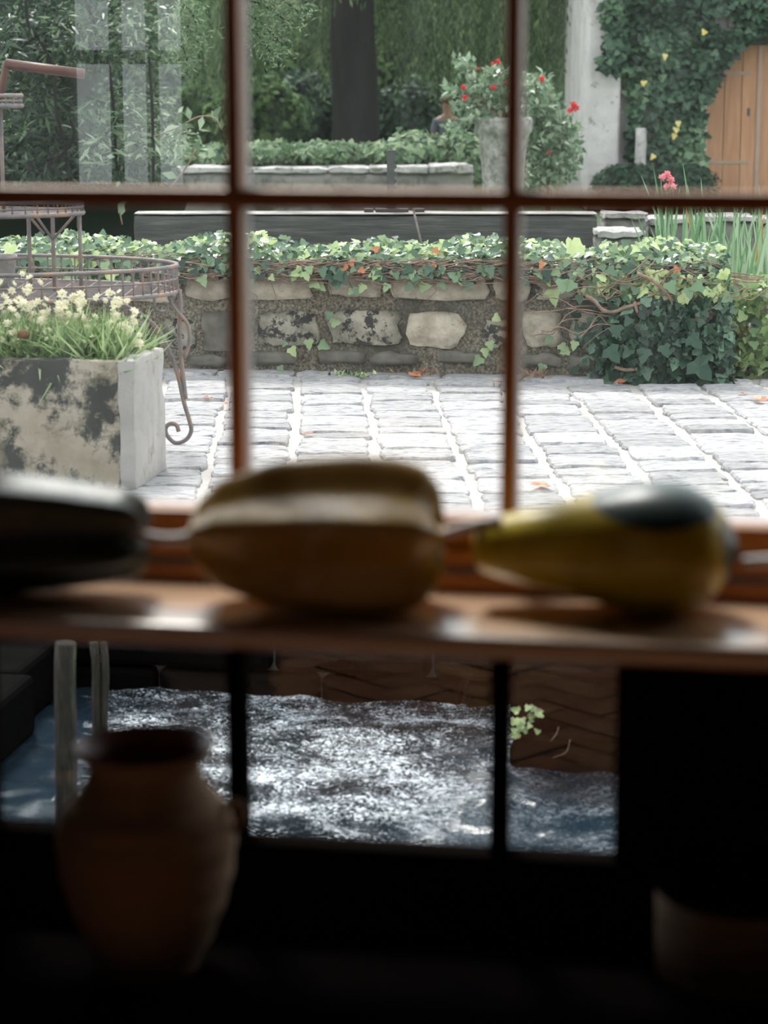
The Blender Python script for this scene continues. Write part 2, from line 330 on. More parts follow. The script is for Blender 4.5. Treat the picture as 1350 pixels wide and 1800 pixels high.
zz = mirror_hit(240, 100, YB).z; wbox('cross_bar', (bx0, YB-.075, zz-.03), (bx1, YB-.025, zz+.03), 'black_frame', bwin, .004)
wbox('glazing', (bx0, YB-.055, bz0), (bx1, YB-.05, bz1), 'glass', bwin)
fl = tag(box('floor', (XL, YB, FL-.1), (XR, IN, FL-.012), M['mortar_in']), kind='structure')
# herringbone bricks (seen mirrored in the lower panes)
bm = bmesh.new(); add_box(bm, (0, 0, -.02), (.213, .103, .04), None, .004); brick_me = bm_mesh('brick', bm); brick_me.materials.append(M['brick'])
u = .11; cells = []; ang = R(38); ca, sa = math.cos(ang), math.sin(ang)
for i in range(-60, 60):
    for j in range(-60, 60):
        t = (i-j) % 4
        if t == 0: c = ((i+1)*u, (j+.5)*u, 0)
        elif t == 3: c = ((i+.5)*u, (j+1)*u, 1)
        else: continue
        x = c[0]*ca - c[1]*sa; y = c[0]*sa + c[1]*ca
        if XL+.12 < x < XR-.12 and YB+.12 < y < IN-.12: cells.append((x, y, c[2]))
fc = Vector((-.35, -1.15)); cells.sort(key=lambda c: abs(c[0]-fc.x)*1.0 + abs(c[1]-fc.y)*.6)
rest_v = []; rest_f = []
bv = [tuple(v.co) for v in brick_me.vertices]; bf = [tuple(p.vertices) for p in brick_me.polygons]
for n, (x, y, v) in enumerate(cells):
    a = ang + (math.pi/2 if v else 0) + random.uniform(-.01, .01); z = FL + random.uniform(-.002, .002)
    if n < 300:
        o = bpy.data.objects.new('brick', brick_me); C.objects.link(o); o.parent = fl; o.location = (x, y, z); o.rotation_euler = (0, 0, a)
    else:
        b0 = len(rest_v); cc, ss = math.cos(a), math.sin(a)
        # plain eight-cornered brick for the far ones
        for dz in (-.04, 0):
            for (qx, qy) in ((-.1065, -.0515), (.1065, -.0515), (.1065, .0515), (-.1065, .0515)):
                rest_v.append((x+qx*cc-qy*ss, y+qx*ss+qy*cc, z+dz))
        rest_f += [(b0+4, b0+5, b0+6, b0+7), (b0, b0+1, b0+5, b0+4), (b0+1, b0+2, b0+6, b0+5), (b0+2, b0+3, b0+7, b0+6), (b0+3, b0, b0+4, b0+7)]
o = link('bricks', pymesh('bricks', rest_v, rest_f, False), M['brick'], fl); o['kind'] = 'stuff'

# ledge the pots stand on
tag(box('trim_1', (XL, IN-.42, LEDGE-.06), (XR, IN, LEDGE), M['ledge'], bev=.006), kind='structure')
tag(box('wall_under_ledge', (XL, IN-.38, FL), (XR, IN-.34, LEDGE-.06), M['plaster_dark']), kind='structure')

# ================================================================== WINDOW 1 (upper) and 3 (lower)
win = empty('window_1', (x1, W, zr), kind='structure')
def bar_profile(name, lo, hi, m, vertical=True):
    """glazing bar with a narrow nose towards the room"""
    bm = bmesh.new(); lo = Vector(lo); hi = Vector(hi)
    add_box(bm, (lo+hi)/2, hi-lo, None, .003)
    return bm_mesh(name, bm)
def wpart(name, lo, hi, m, bev=.003, parent=win): return wbox(name, lo, hi, m, parent, bev)
TW = .0088
for k in range(0, 4):
    xx = x1 + SP*(k-1) if k else WX0
    wpart('glazing_bar', (xx-TW, W-.028, zr), (xx+TW, W-.002, WT), 'frame', .004)
    wpart('putty_strip', (xx-TW*.95, W+.004, zr), (xx+TW*.95, W+.024, WT), 'putty', .002)
for z in (zm, 2*zm-zr, 3*zm-2*zr):
    wpart('cross_bar', (WX0, W-.031, z-.0115), (WX1, W-.002, z+.0095), 'frame_h', .004)
    wpart('putty_strip', (WX0, W+.004, z-.010), (WX1, W+.026, z+.0075), 'putty', .002)
wpart('bottom_rail', (WX0-.02, W-.034, SHZ+.045), (WX1, W-.002, zr), 'frame_h', .005)
wpart('outer_sill', (WX0-.02, W+.004, SHZ+.03), (WX1, W+.05, zr-.004), 'putty', .003)
wpart('rail_moulding', (WX0-.02, W-.046, SHZ+.024), (WX1, W-.002, SHZ+.045), 'frame_h', .006)
wpart('stool_moulding', (WX0-.02, W-.060, SHZ), (WX1, W-.002, SHZ+.020), 'frame_h', .006)
wpart('top_rail', (WX0-.02, W-.034, WT-.05), (WX1, W-.002, WT), 'frame_h', .005)
xs = [WX0] + [x1 + SP*k for k in range(0, 3)] + [WX1]
zs = [zr, zm, 2*zm-zr, 3*zm-2*zr]
for i in range(4):
    for j in range(3): wpart('pane', (xs[i]+.004, W-.0015, zs[j]), (xs[i+1]-.004, W+.0015, zs[j+1]), 'glass_dusty', 0)
lw = empty('window_3', (x1, W, zlb), kind='structure')
TL = .0105
for k in range(0, 4):
    xx = on_y((-22, 420, 880, 1100)[k], 1300, W).x
    wpart('glazing_bar', (xx-TL, W-.02, zlb-.02), (xx+TL, W+.02, SHZ-.035), 'black_frame', .002, lw)
lx = [on_y(p, 1300, W).x for p in (-22, 420, 880, 1100)]
for i in range(3): wpart('pane', (lx[i]+.004, W-.0015, zlb-.01), (lx[i+1]-.004, W+.0015, SHZ-.035), 'glass', 0, lw)
wpart('bottom_rail', (WX0-.02, W-.03, zlb-.02), (xbl+.03, W+.01, zlb), 'black_frame', .002, lw)
wpart('blank_panel', (xbl+.01, W-.034, zlb-.02), (WX1, W-.0301, SHZ-.036), 'black_frame', 0, lw)
wpart('blank_panel', (WX0-.02, W-.034, zlb-.02), (lx[0]+.006, W-.0201, SHZ-.036), 'black_frame', 0, lw)

# shelf board
bm = bmesh.new(); add_box(bm, ((XL+XR)/2, (IN-.0005+2.108)/2, SHZ-.0125), (XR-XL-.02, IN-.001-2.108, .025), None, .007)
tag(link('windowsill_board', bm_mesh('windowsill_board', bm, True), M['shelf']), 'varnished brown wooden sill board under the small-paned window', 'shelf')

# ================================================================== GOURDS
def gourd_mesh(name, L, prof, lobes=0, depth=0, phase=0, bend=0, nt_=72, nl=60, dimple=0, warts=0):
    v = []; f = []
    P = prof
    def rad(t):
        for i in range(len(P)-1):
            if t <= P[i+1][0]:
                a, b = P[i], P[i+1]; k = (t-a[0])/(b[0]-a[0]); k = k*k*(3-2*k) if False else k
                p0 = P[max(i-1, 0)][1]; p3 = P[min(i+2, len(P)-1)][1]
                m1 = (b[1]-p0)*.5; m2 = (p3-a[1])*.5
                return max(0.0005, (2*k**3-3*k*k+1)*a[1]+(k**3-2*k*k+k)*m1+(-2*k**3+3*k*k)*b[1]+(k**3-k*k)*m2)
        return P[-1][1]
    for i in range(nl+1):
        t = i/nl; t = .5-.5*math.cos(math.pi*t)
        r = rad(t); x = t*L
        for k in range(nt_):
            a = 2*math.pi*k/nt_
            s = 1.0; dx = 0
            if lobes:
                g = math.sqrt(math.sin(lobes*(a-phase)/2)**2*.97+.012)
                s = 1 - depth*g
                # lobes swell past the blossom end
                dx = dimple*(1-g)*max(0, (t-.82)/.18)*L
            s *= 1 + .015*noise.noise(Vector((t*4, math.cos(a)*1.3, math.sin(a)*1.3+L*40)))
            v.append((x+dx, r*s*math.sin(a), r*s*math.cos(a) + bend*math.sin(t*math.pi)))
    for i in range(nl):
        for k in range(nt_): f.append((i*nt_+k, i*nt_+(k+1) % nt_, (i+1)*nt_+(k+1) % nt_, (i+1)*nt_+k))
    f.append(tuple(reversed(range(nt_)))); f.append(tuple(nl*nt_+k for k in range(nt_)))
    return pymesh(name, v, f)
def stem(parent, pts, r0, r1):
    p = smooth_path(pts, 6); n = len(p); v, f = tube_vf(p, [r0+(r1-r0)*(i/(n-1)) + (.0035 if i < 3 else 0)*(3-i)/3 for i in range(n)], 7)
    o = link('stem', pymesh('stem', v, f), M['gstem'], parent); return o
M['gstem'] = mat('dry_stem', [(.3, (.38, .33, .32)), (.7, (.58, .52, .50))], 30, .4, .4, 50)
M['gourd_ochre'] = mat('ochre_rind', [(.32, (.24, .125, .018)), (.5, (.42, .235, .035)), (.7, (.50, .30, .07))], 7, .33, .15, 40, spec=.5,
                       layers=[(9, .60, .70, (.62, .50, .36))])
M['gourd_green'] = mat('green_black_rind', [(.35, (.012, .020, .013)), (.55, (.030, .048, .034)), (.7, (.09, .045, .022))], 8, .35, .15, 40, (1, 3, 3), spec=.5)
def yellow_mat():
    m, nt, b = nodes('yellow_rind_green_cap'); L = nt.links.new
    tc = N(nt, 'ShaderNodeTexCoord'); sp = N(nt, 'ShaderNodeSeparateXYZ'); L(tc.outputs['Object'], sp.inputs[0])
    nz = N(nt, 'ShaderNodeTexNoise', Scale=14, Detail=3); L(tc.outputs['Object'], nz.inputs['Vector'])
    base = ramp(nt, [(.35, (.40, .27, .010)), (.65, (.58, .44, .025))], nz.outputs['Fac'])
    ng = N(nt, 'ShaderNodeTexNoise', Scale=22, Detail=4); L(tc.outputs['Object'], ng.inputs['Vector'])
    # green flame pattern around the blossom half, upper side only
    at2 = N(nt, 'ShaderNodeMath', _operation='ARCTAN2'); L(sp.outputs['Y'], at2.inputs[0]); L(sp.outputs['Z'], at2.inputs[1])
    ab = N(nt, 'ShaderNodeMath', _operation='MULTIPLY', ); ab.inputs[1].default_value = 5.0; L(at2.outputs[0], ab.inputs[0])
    co = N(nt, 'ShaderNodeMath', _operation='COSINE'); L(ab.outputs[0], co.inputs[0])
    # height over a line that climbs towards both ends of the cap
    px = N(nt, 'ShaderNodeMath', _operation='SUBTRACT'); px.inputs[1].default_value = .204; L(sp.outputs['X'], px.inputs[0])
    p2 = N(nt, 'ShaderNodeMath', _operation='POWER'); p2.inputs[1].default_value = 2; L(px.outputs[0], p2.inputs[0])
    m1 = N(nt, 'ShaderNodeMath', _operation='MULTIPLY_ADD'); m1.inputs[1].default_value = 5.0; m1.inputs[2].default_value = .026; L(p2.outputs[0], m1.inputs[0])
    n4 = N(nt, 'ShaderNodeMath', _operation='MULTIPLY_ADD'); n4.inputs[1].default_value = .004; L(co.outputs[0], n4.inputs[0]); L(m1.outputs[0], n4.inputs[2])
    gt = N(nt, 'ShaderNodeMath', _operation='SUBTRACT'); L(sp.outputs['Z'], gt.inputs[0]); L(n4.outputs[0], gt.inputs[1])
    mr = N(nt, 'ShaderNodeMapRange'); mr.inputs[1].default_value = 0; mr.inputs[2].default_value = .003; L(gt.outputs[0], mr.inputs[0])
    tip = N(nt, 'ShaderNodeMapRange'); tip.inputs[1].default_value = .262; tip.inputs[2].default_value = .270; L(sp.outputs['X'], tip.inputs[0])
    mx0 = N(nt, 'ShaderNodeMath', _operation='MAXIMUM'); L(mr.outputs[0], mx0.inputs[0]); L(tip.outputs[0], mx0.inputs[1])
    gcol = ramp(nt, [(.3, (.012, .040, .040)), (.7, (.035, .075, .070))], ng.outputs['Fac'])
    mx = N(nt, 'ShaderNodeMixRGB'); L(mx0.outputs[0], mx.inputs[0]); L(base.outputs[0], mx.inputs[1]); L(gcol.outputs[0], mx.inputs[2])
    L(mx.outputs[0], b.inputs['Base Color']); b.inputs['Roughness'].default_value = .36; b.inputs['Specular IOR Level'].default_value = .55
    return m
M['gourd_yellow'] = yellow_mat()
star = [(0, .016), (.03, .036), (.12, .062), (.35, .083), (.6, .092), (.82, .091), (.93, .080), (.985, .055), (1, .018)]
star2 = [(0, .03), (.1, .07), (.3, .098), (.5, .104), (.7, .096), (.86, .084), (.94, .075), (.985, .055), (1, .018)]
def star_gourd(name, px0, px1, py, yy, scale, matn, rz, phase, label, grp=None, prof=star):
    a = on_y(px0, py, yy); b = on_y(px1, py, yy); L = abs(b.x-a.x)
    g = empty(name, (a.x, yy, SHZ), label, 'gourd', grp, rz)
    me = gourd_mesh('body', L, [(t, r*scale) for t, r in prof], 5, .31, R(phase), 0, dimple=.05)
    zmin = min(v.co.z for v in me.vertices); body = link('body', me, M[matn], g, (0, 0, -zmin-.0005))
    return g, body, -zmin, L
g1, b1, h1, L1 = star_gourd('star_gourd', 335, 762, 950, 2.205, 1.0, 'gourd_ochre', R(4), 2, 'ochre five-ridged gourd with a dark back lobe lying in the middle of the sill')
e = on_y(238, 946, 2.185) - Vector((g1.location)); 
stem(g1, [(.006, 0, h1-.004), (-.03, 0, h1-.006), (-.064, .0, h1+.000)], .0065, .0055)
g2, b2, h2, L2 = star_gourd('star_gourd', -230, 236, 960, 2.20, .70, 'gourd_green', R(4), -42, 'dark green ridged gourd lying at the left end of the sill', None, star2)
pear = [(0, .014), (.02, .025), (.08, .031), (.2, .039), (.35, .047), (.5, .058), (.66, .066), (.8, .064), (.9, .051), (.965, .030), (.99, .014), (1, .006)]
a = on_y(838, 960, 2.20); b = on_y(1312, 960, 2.20); L3 = b.x-a.x
g3 = empty('pear_gourd', (a.x-.008, 2.25, SHZ), 'yellow pear-shaped gourd with a dark green cap lying right on the sill', 'gourd', None, R(-2))
me = gourd_mesh('body', L3, [(t, q_*1.05) for t, q_ in pear], 0, 0, 0, 0)
b3 = link('body', me, M['gourd_yellow'], g3, (0, 0, .066), (0, R(-2), 0)); 
zmin = min((b3.matrix_basis @ v.co).z for v in me.vertices); b3.location.z += -zmin
stem(g3, [(.030, -.012, b3.location.z+.030), (.004, -.012, b3.location.z+.026), (-.042, -.016, b3.location.z+.012)], .0075, .0055)
# a further gourd just out of the frame, its stalk reaches in
a = on_y(1385, 960, 2.2)
g4 = empty('pear_gourd', (a.x, 2.215, SHZ), 'gourd at the far right end of the sill, only its pale stalk in view', 'gourd', None, 0)
b4 = link('body', gourd_mesh('body', .22, pear, 0, 0, 0, 0), M['gourd_ochre'], g4, (0, 0, .066))
stem(g4, [(.006, 0, .066), (-.02, 0, .066), (-.045, 0, .064)], .0065, .0055)

# ================================================================== POTS
def jar():
    base = on_z(262, 1706, LEDGE)
    t = empty('clay_jar', (base.x, base.y, LEDGE), 'brown clay jar with throwing rings and flared rim below the left gourd', 'jar')
    Dp = (base-O).dot(FW); k = Dp/FPX
    sx = lambda p: p*k
    H = .262
    prof = [(.0, 0), (sx(72), 0), (sx(80), .004)]
    ctrl = [(0.02, 86), (.12, 105), (.24, 126), (.36, 142), (.48, 152), (.58, 156), (.66, 152), (.73, 140), (.79, 120), (.83, 107), (.87, 99), (.90, 98), (.93, 103), (.965, 114), (.99, 120)]
    n = 70
    for i in range(n+1):
        h = .02 + (.97)*i/n
        for j in range(len(ctrl)-1):
            if h <= ctrl[j+1][0]+1e-9:
                a, b = ctrl[j], ctrl[j+1]; q = (h-a[0])/(b[0]-a[0])
                p0 = ctrl[max(j-1, 0)][1]; p3 = ctrl[min(j+2, len(ctrl)-1)][1]; m1 = (b[1]-p0)*.5; m2 = (p3-a[1])*.5
                r = (2*q**3-3*q*q+1)*a[1]+(q**3-2*q*q+q)*m1+(-2*q**3+3*q*q)*b[1]+(q**3-q*q)*m2; break
        ring = 0
        for hr in (.10, .19, .54, .665, .775): ring -= 5.0*math.exp(-((h-hr)/.010)**2)
        ring += 1.6*math.sin(h*46)
        prof.append((sx(r+ring*.9), h*H))
    prof.append((sx(121.5), H*.997)); prof.append((sx(119), H))
    link('body', lathe('body', prof, 64), M['clay'], t)
    pin = [(sx(119.2), H+.0002), (sx(112), H*.985), (sx(98), H*.94), (sx(90), H*.88), (sx(100), H*.82), (sx(132), H*.70), (sx(146), H*.58), (sx(135), H*.4), (sx(95), H*.15), (sx(60), H*.06), (.001, H*.055)]
    bmv = []; bmf = []; nn = 64
    for r, z in pin:
        for q in range(nn): an = 2*math.pi*q/nn; bmv.append((r*math.cos(an), r*math.sin(an), z))
    for i in range(len(pin)-1):
        for q in range(nn): bmf.append((i*nn+q, (i+1)*nn+q, (i+1)*nn+(q+1) % nn, i*nn+(q+1) % nn))
    link('glazed_inside', pymesh('inside', bmv, bmf), M['glaze'], t)
    hd = Vector((math.cos(YAW-R(4)), math.sin(YAW-R(4)), 0))
    pts = smooth_path([hd*sx(140)+Vector((0, 0, H*.745)), hd*sx(163)+Vector((0, 0, H*.75)), hd*sx(170)+Vector((0, 0, H*.69)), hd*sx(150)+Vector((0, 0, H*.63))], 6)
    v, f = tube_vf(pts, .0045, 8); link('lug_handle', pymesh('lug', v, f), M['clay'], t)
    return t
jar_o = jar()
# remove lathe top cap so the mouth is open
me = jar_o.children[0].data; bm = bmesh.new(); bm.from_mesh(me)
zt = max(v.co.z for v in bm.verts)
bmesh.ops.delete(bm, geom=[f_ for f_ in bm.faces if len(f_.verts) > 8 and f_.calc_center_median().z > zt*.9], context='FACES_ONLY'); bm.to_mesh(me); bm.free()
def pot2():
    m, nt, b = nodes('brushed_clay'); L = nt.links.new
    tc = N(nt, 'ShaderNodeTexCoord'); mp = N(nt, 'ShaderNodeMapping'); mp.inputs['Rotation'].default_value = (0, R(-48), R(10)); mp.inputs['Scale'].default_value = (3, 3, 34); L(tc.outputs['Object'], mp.inputs[0])
    nz = N(nt, 'ShaderNodeTexNoise', Scale=1.0, Detail=5, Roughness=.6); L(mp.outputs[0], nz.inputs['Vector'])
    r = ramp(nt, [(.35, (.085, .030, .018)), (.5, (.22, .14, .09)), (.7, (.30, .24, .17))], nz.outputs['Fac']); L(r.outputs[0], b.inputs['Base Color'])
    b.inputs['Roughness'].default_value = .7
    base = on_z(1300, 1709, LEDGE); k = (base-O).dot(FW)/FPX; H = .103
    t = empty('clay_pot', (base.x, base.y, LEDGE), 'straight-sided clay pot with slanting brush streaks at the lower right', 'pot')
    prof = [(135, 0), (146, .003), (149, .02), (150, .05), (151, .085), (152, H-.004), (149, H), (143, H-.001), (139, H-.006), (137, .05), (132, .012), (1, .010)]
    me = lathe('body', [(p*k, z) for p, z in prof], 56); link('body', me, m, t)
    # black band over the lip
    pr = [(152.6*k, H-.004), (149.5*k, H+.0008), (143*k, H+.0006)]
    v = []; f = []; nn = 56
    for rr, z in pr:
        for q in range(nn): an = 2*math.pi*q/nn; v.append((rr*math.cos(an), rr*math.sin(an), z))
    for i in range(2):
        for q in range(nn): f.append((i*nn+q, i*nn+(q+1) % nn, (i+1)*nn+(q+1) % nn, (i+1)*nn+q))
    link('rim', pymesh('rim', v, f), M['black_frame'], t)
pot2()
# dark cupboard in the room, mirrored at the left of the lower panes
cb = mirror_hit(252, 1150, -.15)
cup = empty('dark_cupboard', (cb.x-.45, -.42, FL), 'dark wooden cupboard behind the camera, seen only as a black reflection', 'cupboard')
def lbox(name, lo, hi, m, parent, bev=0): return box(name, lo, hi, M[m], parent, bev)
lbox('carcass', (-.45, -.25, .0), (.45, .25, 1.0), 'darkwood', cup, .006)
for s in (-1, 1):
    d = lbox('door', (min(.01*s, .43*s), .25, .06), (max(.01*s, .43*s), .27, .95), 'darkwood', cup, .004)
    lbox('knob', (.05*s-.01, .27, .5), (.05*s+.01, .295, .52), 'iron_dark', d, .003)
# unseen lamp added behind the camera to brighten the brick floor
lp = Vector((-.35, -1.3, 1.9))
pl = empty('added_floor_lamp', (lp.x, lp.y, CE), 'added lamp with a dark metal shade, unseen behind the camera, brightening the floor', 'lamp')
v = []; f = []
for i in range(24):
    an = 2*math.pi*i/24
    v += [(.03*math.cos(an), .03*math.sin(an), lp.z+.14-CE), (.16*math.cos(an), .16*math.sin(an), lp.z-CE), (.155*math.cos(an), .155*math.sin(an), lp.z-.004-CE), (.027*math.cos(an), .027*math.sin(an), lp.z+.132-CE)]
for i in range(24):
    j = (i+1) % 24
    for q in range(3): f.append((i*4+q, j*4+q, j*4+q+1, i*4+q+1))
link('shade', pymesh('shade', v, f), M['iron_dark'], pl)
mb = MB(); mb.tube([(0, 0, 0), (0, 0, lp.z+.13-CE)], .004, 6); mb.build('cord', M['iron_dark'], pl)
ld = bpy.data.lights.new('added_floor_spot', 'SPOT'); ld.energy = 150; ld.spot_size = R(105); ld.spot_blend = .5; ld.color = (1, .80, .58); ld.shadow_soft_size = .04
lo_ = bpy.data.objects.new('added_floor_spot', ld); C.objects.link(lo_); lo_.parent = pl; lo_.location = (0, 0, lp.z+.03-CE)

# ================================================================== OUTDOORS: ground, stream, quay
WZ = GZ - .54
DE = 6.75                                        # courtyard edge, distance from camera
E0 = at(675, 1000, DE); 
tag(box('stream_bed', (-9, OUT, WZ-.5), (8, 8.2, WZ-.4), M['soil']), kind='structure')
# water with real waves
nx, ny = 330, 190; X = np.linspace(-4.2, 3.2, nx); Y = np.linspace(OUT+.02, at(640, 1000, 6.75).y-.05, ny)
vv = []
for y in Y:
    for x in X:
        p = Vector((x, y, 0)); vv.append((x, y, WZ + .016*noise.noise(p*5.5) + .009*noise.noise(p*13+Vector((9, 3, 1))) + .004*noise.noise(p*29)))
ff = [(j*nx+i, j*nx+i+1, (j+1)*nx+i+1, (j+1)*nx+i) for j in range(ny-1) for i in range(nx-1)]
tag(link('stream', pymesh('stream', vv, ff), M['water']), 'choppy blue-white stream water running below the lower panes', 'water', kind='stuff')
# courtyard slab: edge parallel to the window
YE = at(640, 1000, DE).y
tag(box('ground', (-40, YE, GZ-.6), (40, 90, GZ-.016), M['joint']), kind='structure')
q = empty('quay_wall', (0, YE, WZ), kind='structure')
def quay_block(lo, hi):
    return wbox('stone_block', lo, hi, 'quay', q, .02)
x = -5.0
for row in range(3):
    x = -5.0 - row*.2
    while x < 4:
        w = random.uniform(.45, .8); quay_block((x, YE-.06-random.uniform(0, .02), WZ-.15+row*.23), (x+w-.015, YE+.05, WZ-.15+row*.23+.22)); x += w
# stone pier stepping forward on the right
pr = on_z(897, 1345, WZ); bx = pr.x
for row in range(3):
    x = bx
    while x < 4:
        w = random.uniform(.4, .7); quay_block((x, pr.y-random.uniform(0, .02), WZ-.15+row*.23), (x+w-.015, YE-.07, WZ-.15+row*.23+.22)); x += w
# near-black blocks added on the left where the water lies in shade
pb = on_z(172, 1215, WZ); pc = on_z(60, 1450, WZ)
for row in range(2):
    y = YE-.07
    while y > OUT+.5:
        w = random.uniform(.4, .7); xx = pb.x + (pc.x-pb.x)*(pb.y-y)/(pb.y-pc.y)*.55 - .1
        quay_block((xx-.9, max(y-w, OUT+.3), WZ-.2+row*.2), (xx+random.uniform(0, .03), y-.012, WZ-.2+row*.2+.19)); y -= w
# mossy stakes in the water
def stake(pxb, pyb, pxt, pyt, D, r, label, lean=.0):
    b = on_z(pxb, pyb, WZ); top = at(pxt, pyt, (b-O).dot(HF)+lean)
    t = empty('mossy_stake', (b.x, b.y, WZ-.15), label, 'post')
    pts = []; rad = []; n = 10
    for i in range(n+1):
        k = i/n; p = Vector((b.x, b.y, WZ-.15)).lerp(top, k); p += Vector((noise.noise(Vector((k*3, r*90, 0)))*.01, 0, 0)); pts.append(p - t.location); rad.append(r*(1.12-.15*k)*(1+.08*noise.noise(Vector((k*9, 4, r*70)))))
    v, f = tube_vf(pts, rad, 14); link('trunk', pymesh('trunk', v, f), M['barkgrey'], t)
    return t
stake(113, 1452, 113, 1130, 5, .028, 'thick mossy wooden stake standing in the dark water, left lower pane')
stake(178, 1330, 165, 1130, 5, .013, 'thin split stake beside the thicker one, left lower pane')
stake(186, 1330, 182, 1130, 5, .011, 'thin yellow-mossed stake touching the bright water, left lower pane')

# ------------------------------------------------------------------ foliage builders
T_LEAF = (np.array([(0, 0, 0), (.24, .42, .07), (0, 1, -.05), (0, .45, 0), (-.24, .42, .07)]), [(0, 1, 3), (1, 2, 3), (0, 3, 4), (3, 2, 4)])
T_LONG = (np.array([(0, 0, 0), (.10, .40, .03), (0, 1, -.12), (0, .45, 0), (-.10, .40, .03)]), [(0, 1, 3), (1, 2, 3), (0, 3, 4), (3, 2, 4)])
T_BLADE = (np.array([(0, 0, 0), (.030, .40, .03), (0, 1, -.22), (0, .45, 0), (-.030, .40, .03)]), [(0, 1, 3), (1, 2, 3), (0, 3, 4), (3, 2, 4)])
T_QUAD = (np.array([(0, 0, 0), (.32, .5, .06), (0, 1, 0), (-.32, .5, .06)]), [(0, 1, 2, 3)])
T_WIL = (np.array([(0, 0, 0), (.13, .5, .03), (0, 1, 0), (-.13, .5, .03)]), [(0, 1, 2, 3)])
_iv = [(0, 0), (.30, -.06), (.52, .22), (.30, .42), (.26, .66), (0, 1.0), (-.26, .66), (-.30, .42), (-.52, .22), (-.30, -.06)]
T_IVY = (np.array([(0, .30, .0)] + [(x, y, .07*abs(x)*2 - .08*max(0, y-.5)) for x, y in _iv]), [(0, i, i % 10 + 1) for i in range(1, 11)])
def basis(n, nrm, spin=None):
    nrm = nrm/np.maximum(np.linalg.norm(nrm, axis=1, keepdims=True), 1e-6)
    ref = rng.normal(size=(n, 3)) if spin is None else spin
    y = ref - nrm*np.sum(ref*nrm, axis=1, keepdims=True); y /= np.maximum(np.linalg.norm(y, axis=1, keepdims=True), 1e-6)
    x = np.cross(y, nrm); return x, y, nrm
def leaves(name, pos, nrm, size, T, m, parent=None, spin=None, kind='stuff', rnd=None):
    pos = np.asarray(pos, float); n = len(pos); nrm = np.asarray(nrm, float); size = np.asarray(size, float).reshape(-1, 1)
    if size.shape[0] == 1: size = np.repeat(size, n, 0)
    x, y, z = basis(n, nrm, spin)
    tv, tf = T; k = len(tv)
    V = (pos[:, None, :] + size[:, None, :]*(tv[None, :, 0:1]*x[:, None, :] + tv[None, :, 1:2]*y[:, None, :] + tv[None, :, 2:3]*z[:, None, :])).reshape(-1, 3)
    me = bpy.data.meshes.new(name)
    fs = len(tf[0]); F = (np.arange(n)[:, None, None]*k + np.array(tf)[None]).reshape(-1)
    nf = n*len(tf)
    me.vertices.add(len(V)); me.vertices.foreach_set('co', V.ravel())
    me.loops.add(nf*fs); me.loops.foreach_set('vertex_index', F.astype(np.int32))
    me.polygons.add(nf); me.polygons.foreach_set('loop_start', np.arange(0, nf*fs, fs, dtype=np.int32)); me.polygons.foreach_set('loop_total', np.full(nf, fs, np.int32))
    me.update(calc_edges=True)
    at_ = me.attributes.new('rnd', 'FLOAT', 'POINT'); r = rng.random(n) if rnd is None else np.clip(rnd, 0, 1)
    at_.data.foreach_set('value', np.repeat(r, k).astype(np.float32))
    o = link(name, me, m, parent)
    if kind: o['kind'] = kind
    return o
def leaf_variants(name, T, m, n=6):
    out = []
    for i in range(n):
        tv, tf = T; v = tv.copy(); v[:, 2] += rng.normal(0, .035, len(v)); v[:, :2] *= 1+rng.normal(0, .05, (len(v), 2))
        me = pymesh(name, v, [tuple(map(int, q)) for q in tf], False)
        a = me.attributes.new('rnd', 'FLOAT', 'POINT'); a.data.foreach_set('value', np.full(len(v), (i+.5)/n, np.float32)); me.materials.append(m); out.append(me)
    return out
def place_leaf(me, p, nrm, spin, s, parent, name='leaf'):
    n = Vector(nrm).normalized(); y = Vector(spin) - n*Vector(spin).dot(n); y = y.normalized() if y.length > 1e-4 else n.orthogonal().normalized()
    x = y.cross(n); m = Matrix((x, y, n)).transposed().to_4x4()
    o = bpy.data.objects.new(name, me); C.objects.link(o); o.parent = parent
    o.matrix_basis = Matrix.Translation(Vector(p) - parent.location) @ m @ Matrix.Diagonal((s, s, s, 1)); return o
def local(o, parent):     # keep world coordinates of a mesh built in place
    o.matrix_parent_inverse = Matrix.Translation(-parent.location); return o
def blob(name, c, r, m, parent, seed=0, sub=3, amp=.25):
    bm = bmesh.new(); bmesh.ops.create_icosphere(bm, subdivisions=sub, radius=1)
    for v in bm.verts:
        k = 1 + amp*noise.noise(v.co*1.8+Vector((seed*7.3, 0, 0))); v.co = Vector((v.co.x*r[0]*k, v.co.y*r[1]*k, v.co.z*r[2]*k)) + Vector(c)
    return local(link(name, bm_mesh(name, bm, True), m, parent), parent)
def shell_points(n, c, r, jitter=.18, zmin=None):
    u = rng.normal(size=(n, 3)); u /= np.linalg.norm(u, axis=1, keepdims=True)
    k = 1 + rng.normal(0, jitter, (n, 1))
    lump = np.array([1+.22*noise.noise(Vector(q)*2.3+Vector((c[0], c[1], 0))) for q in u])[:, None]
    p = np.array(c) + u*np.array(r)*k*lump
    if zmin is not None: p[:, 2] = np.maximum(p[:, 2], zmin+rng.random(n)*.1)
    return p, u

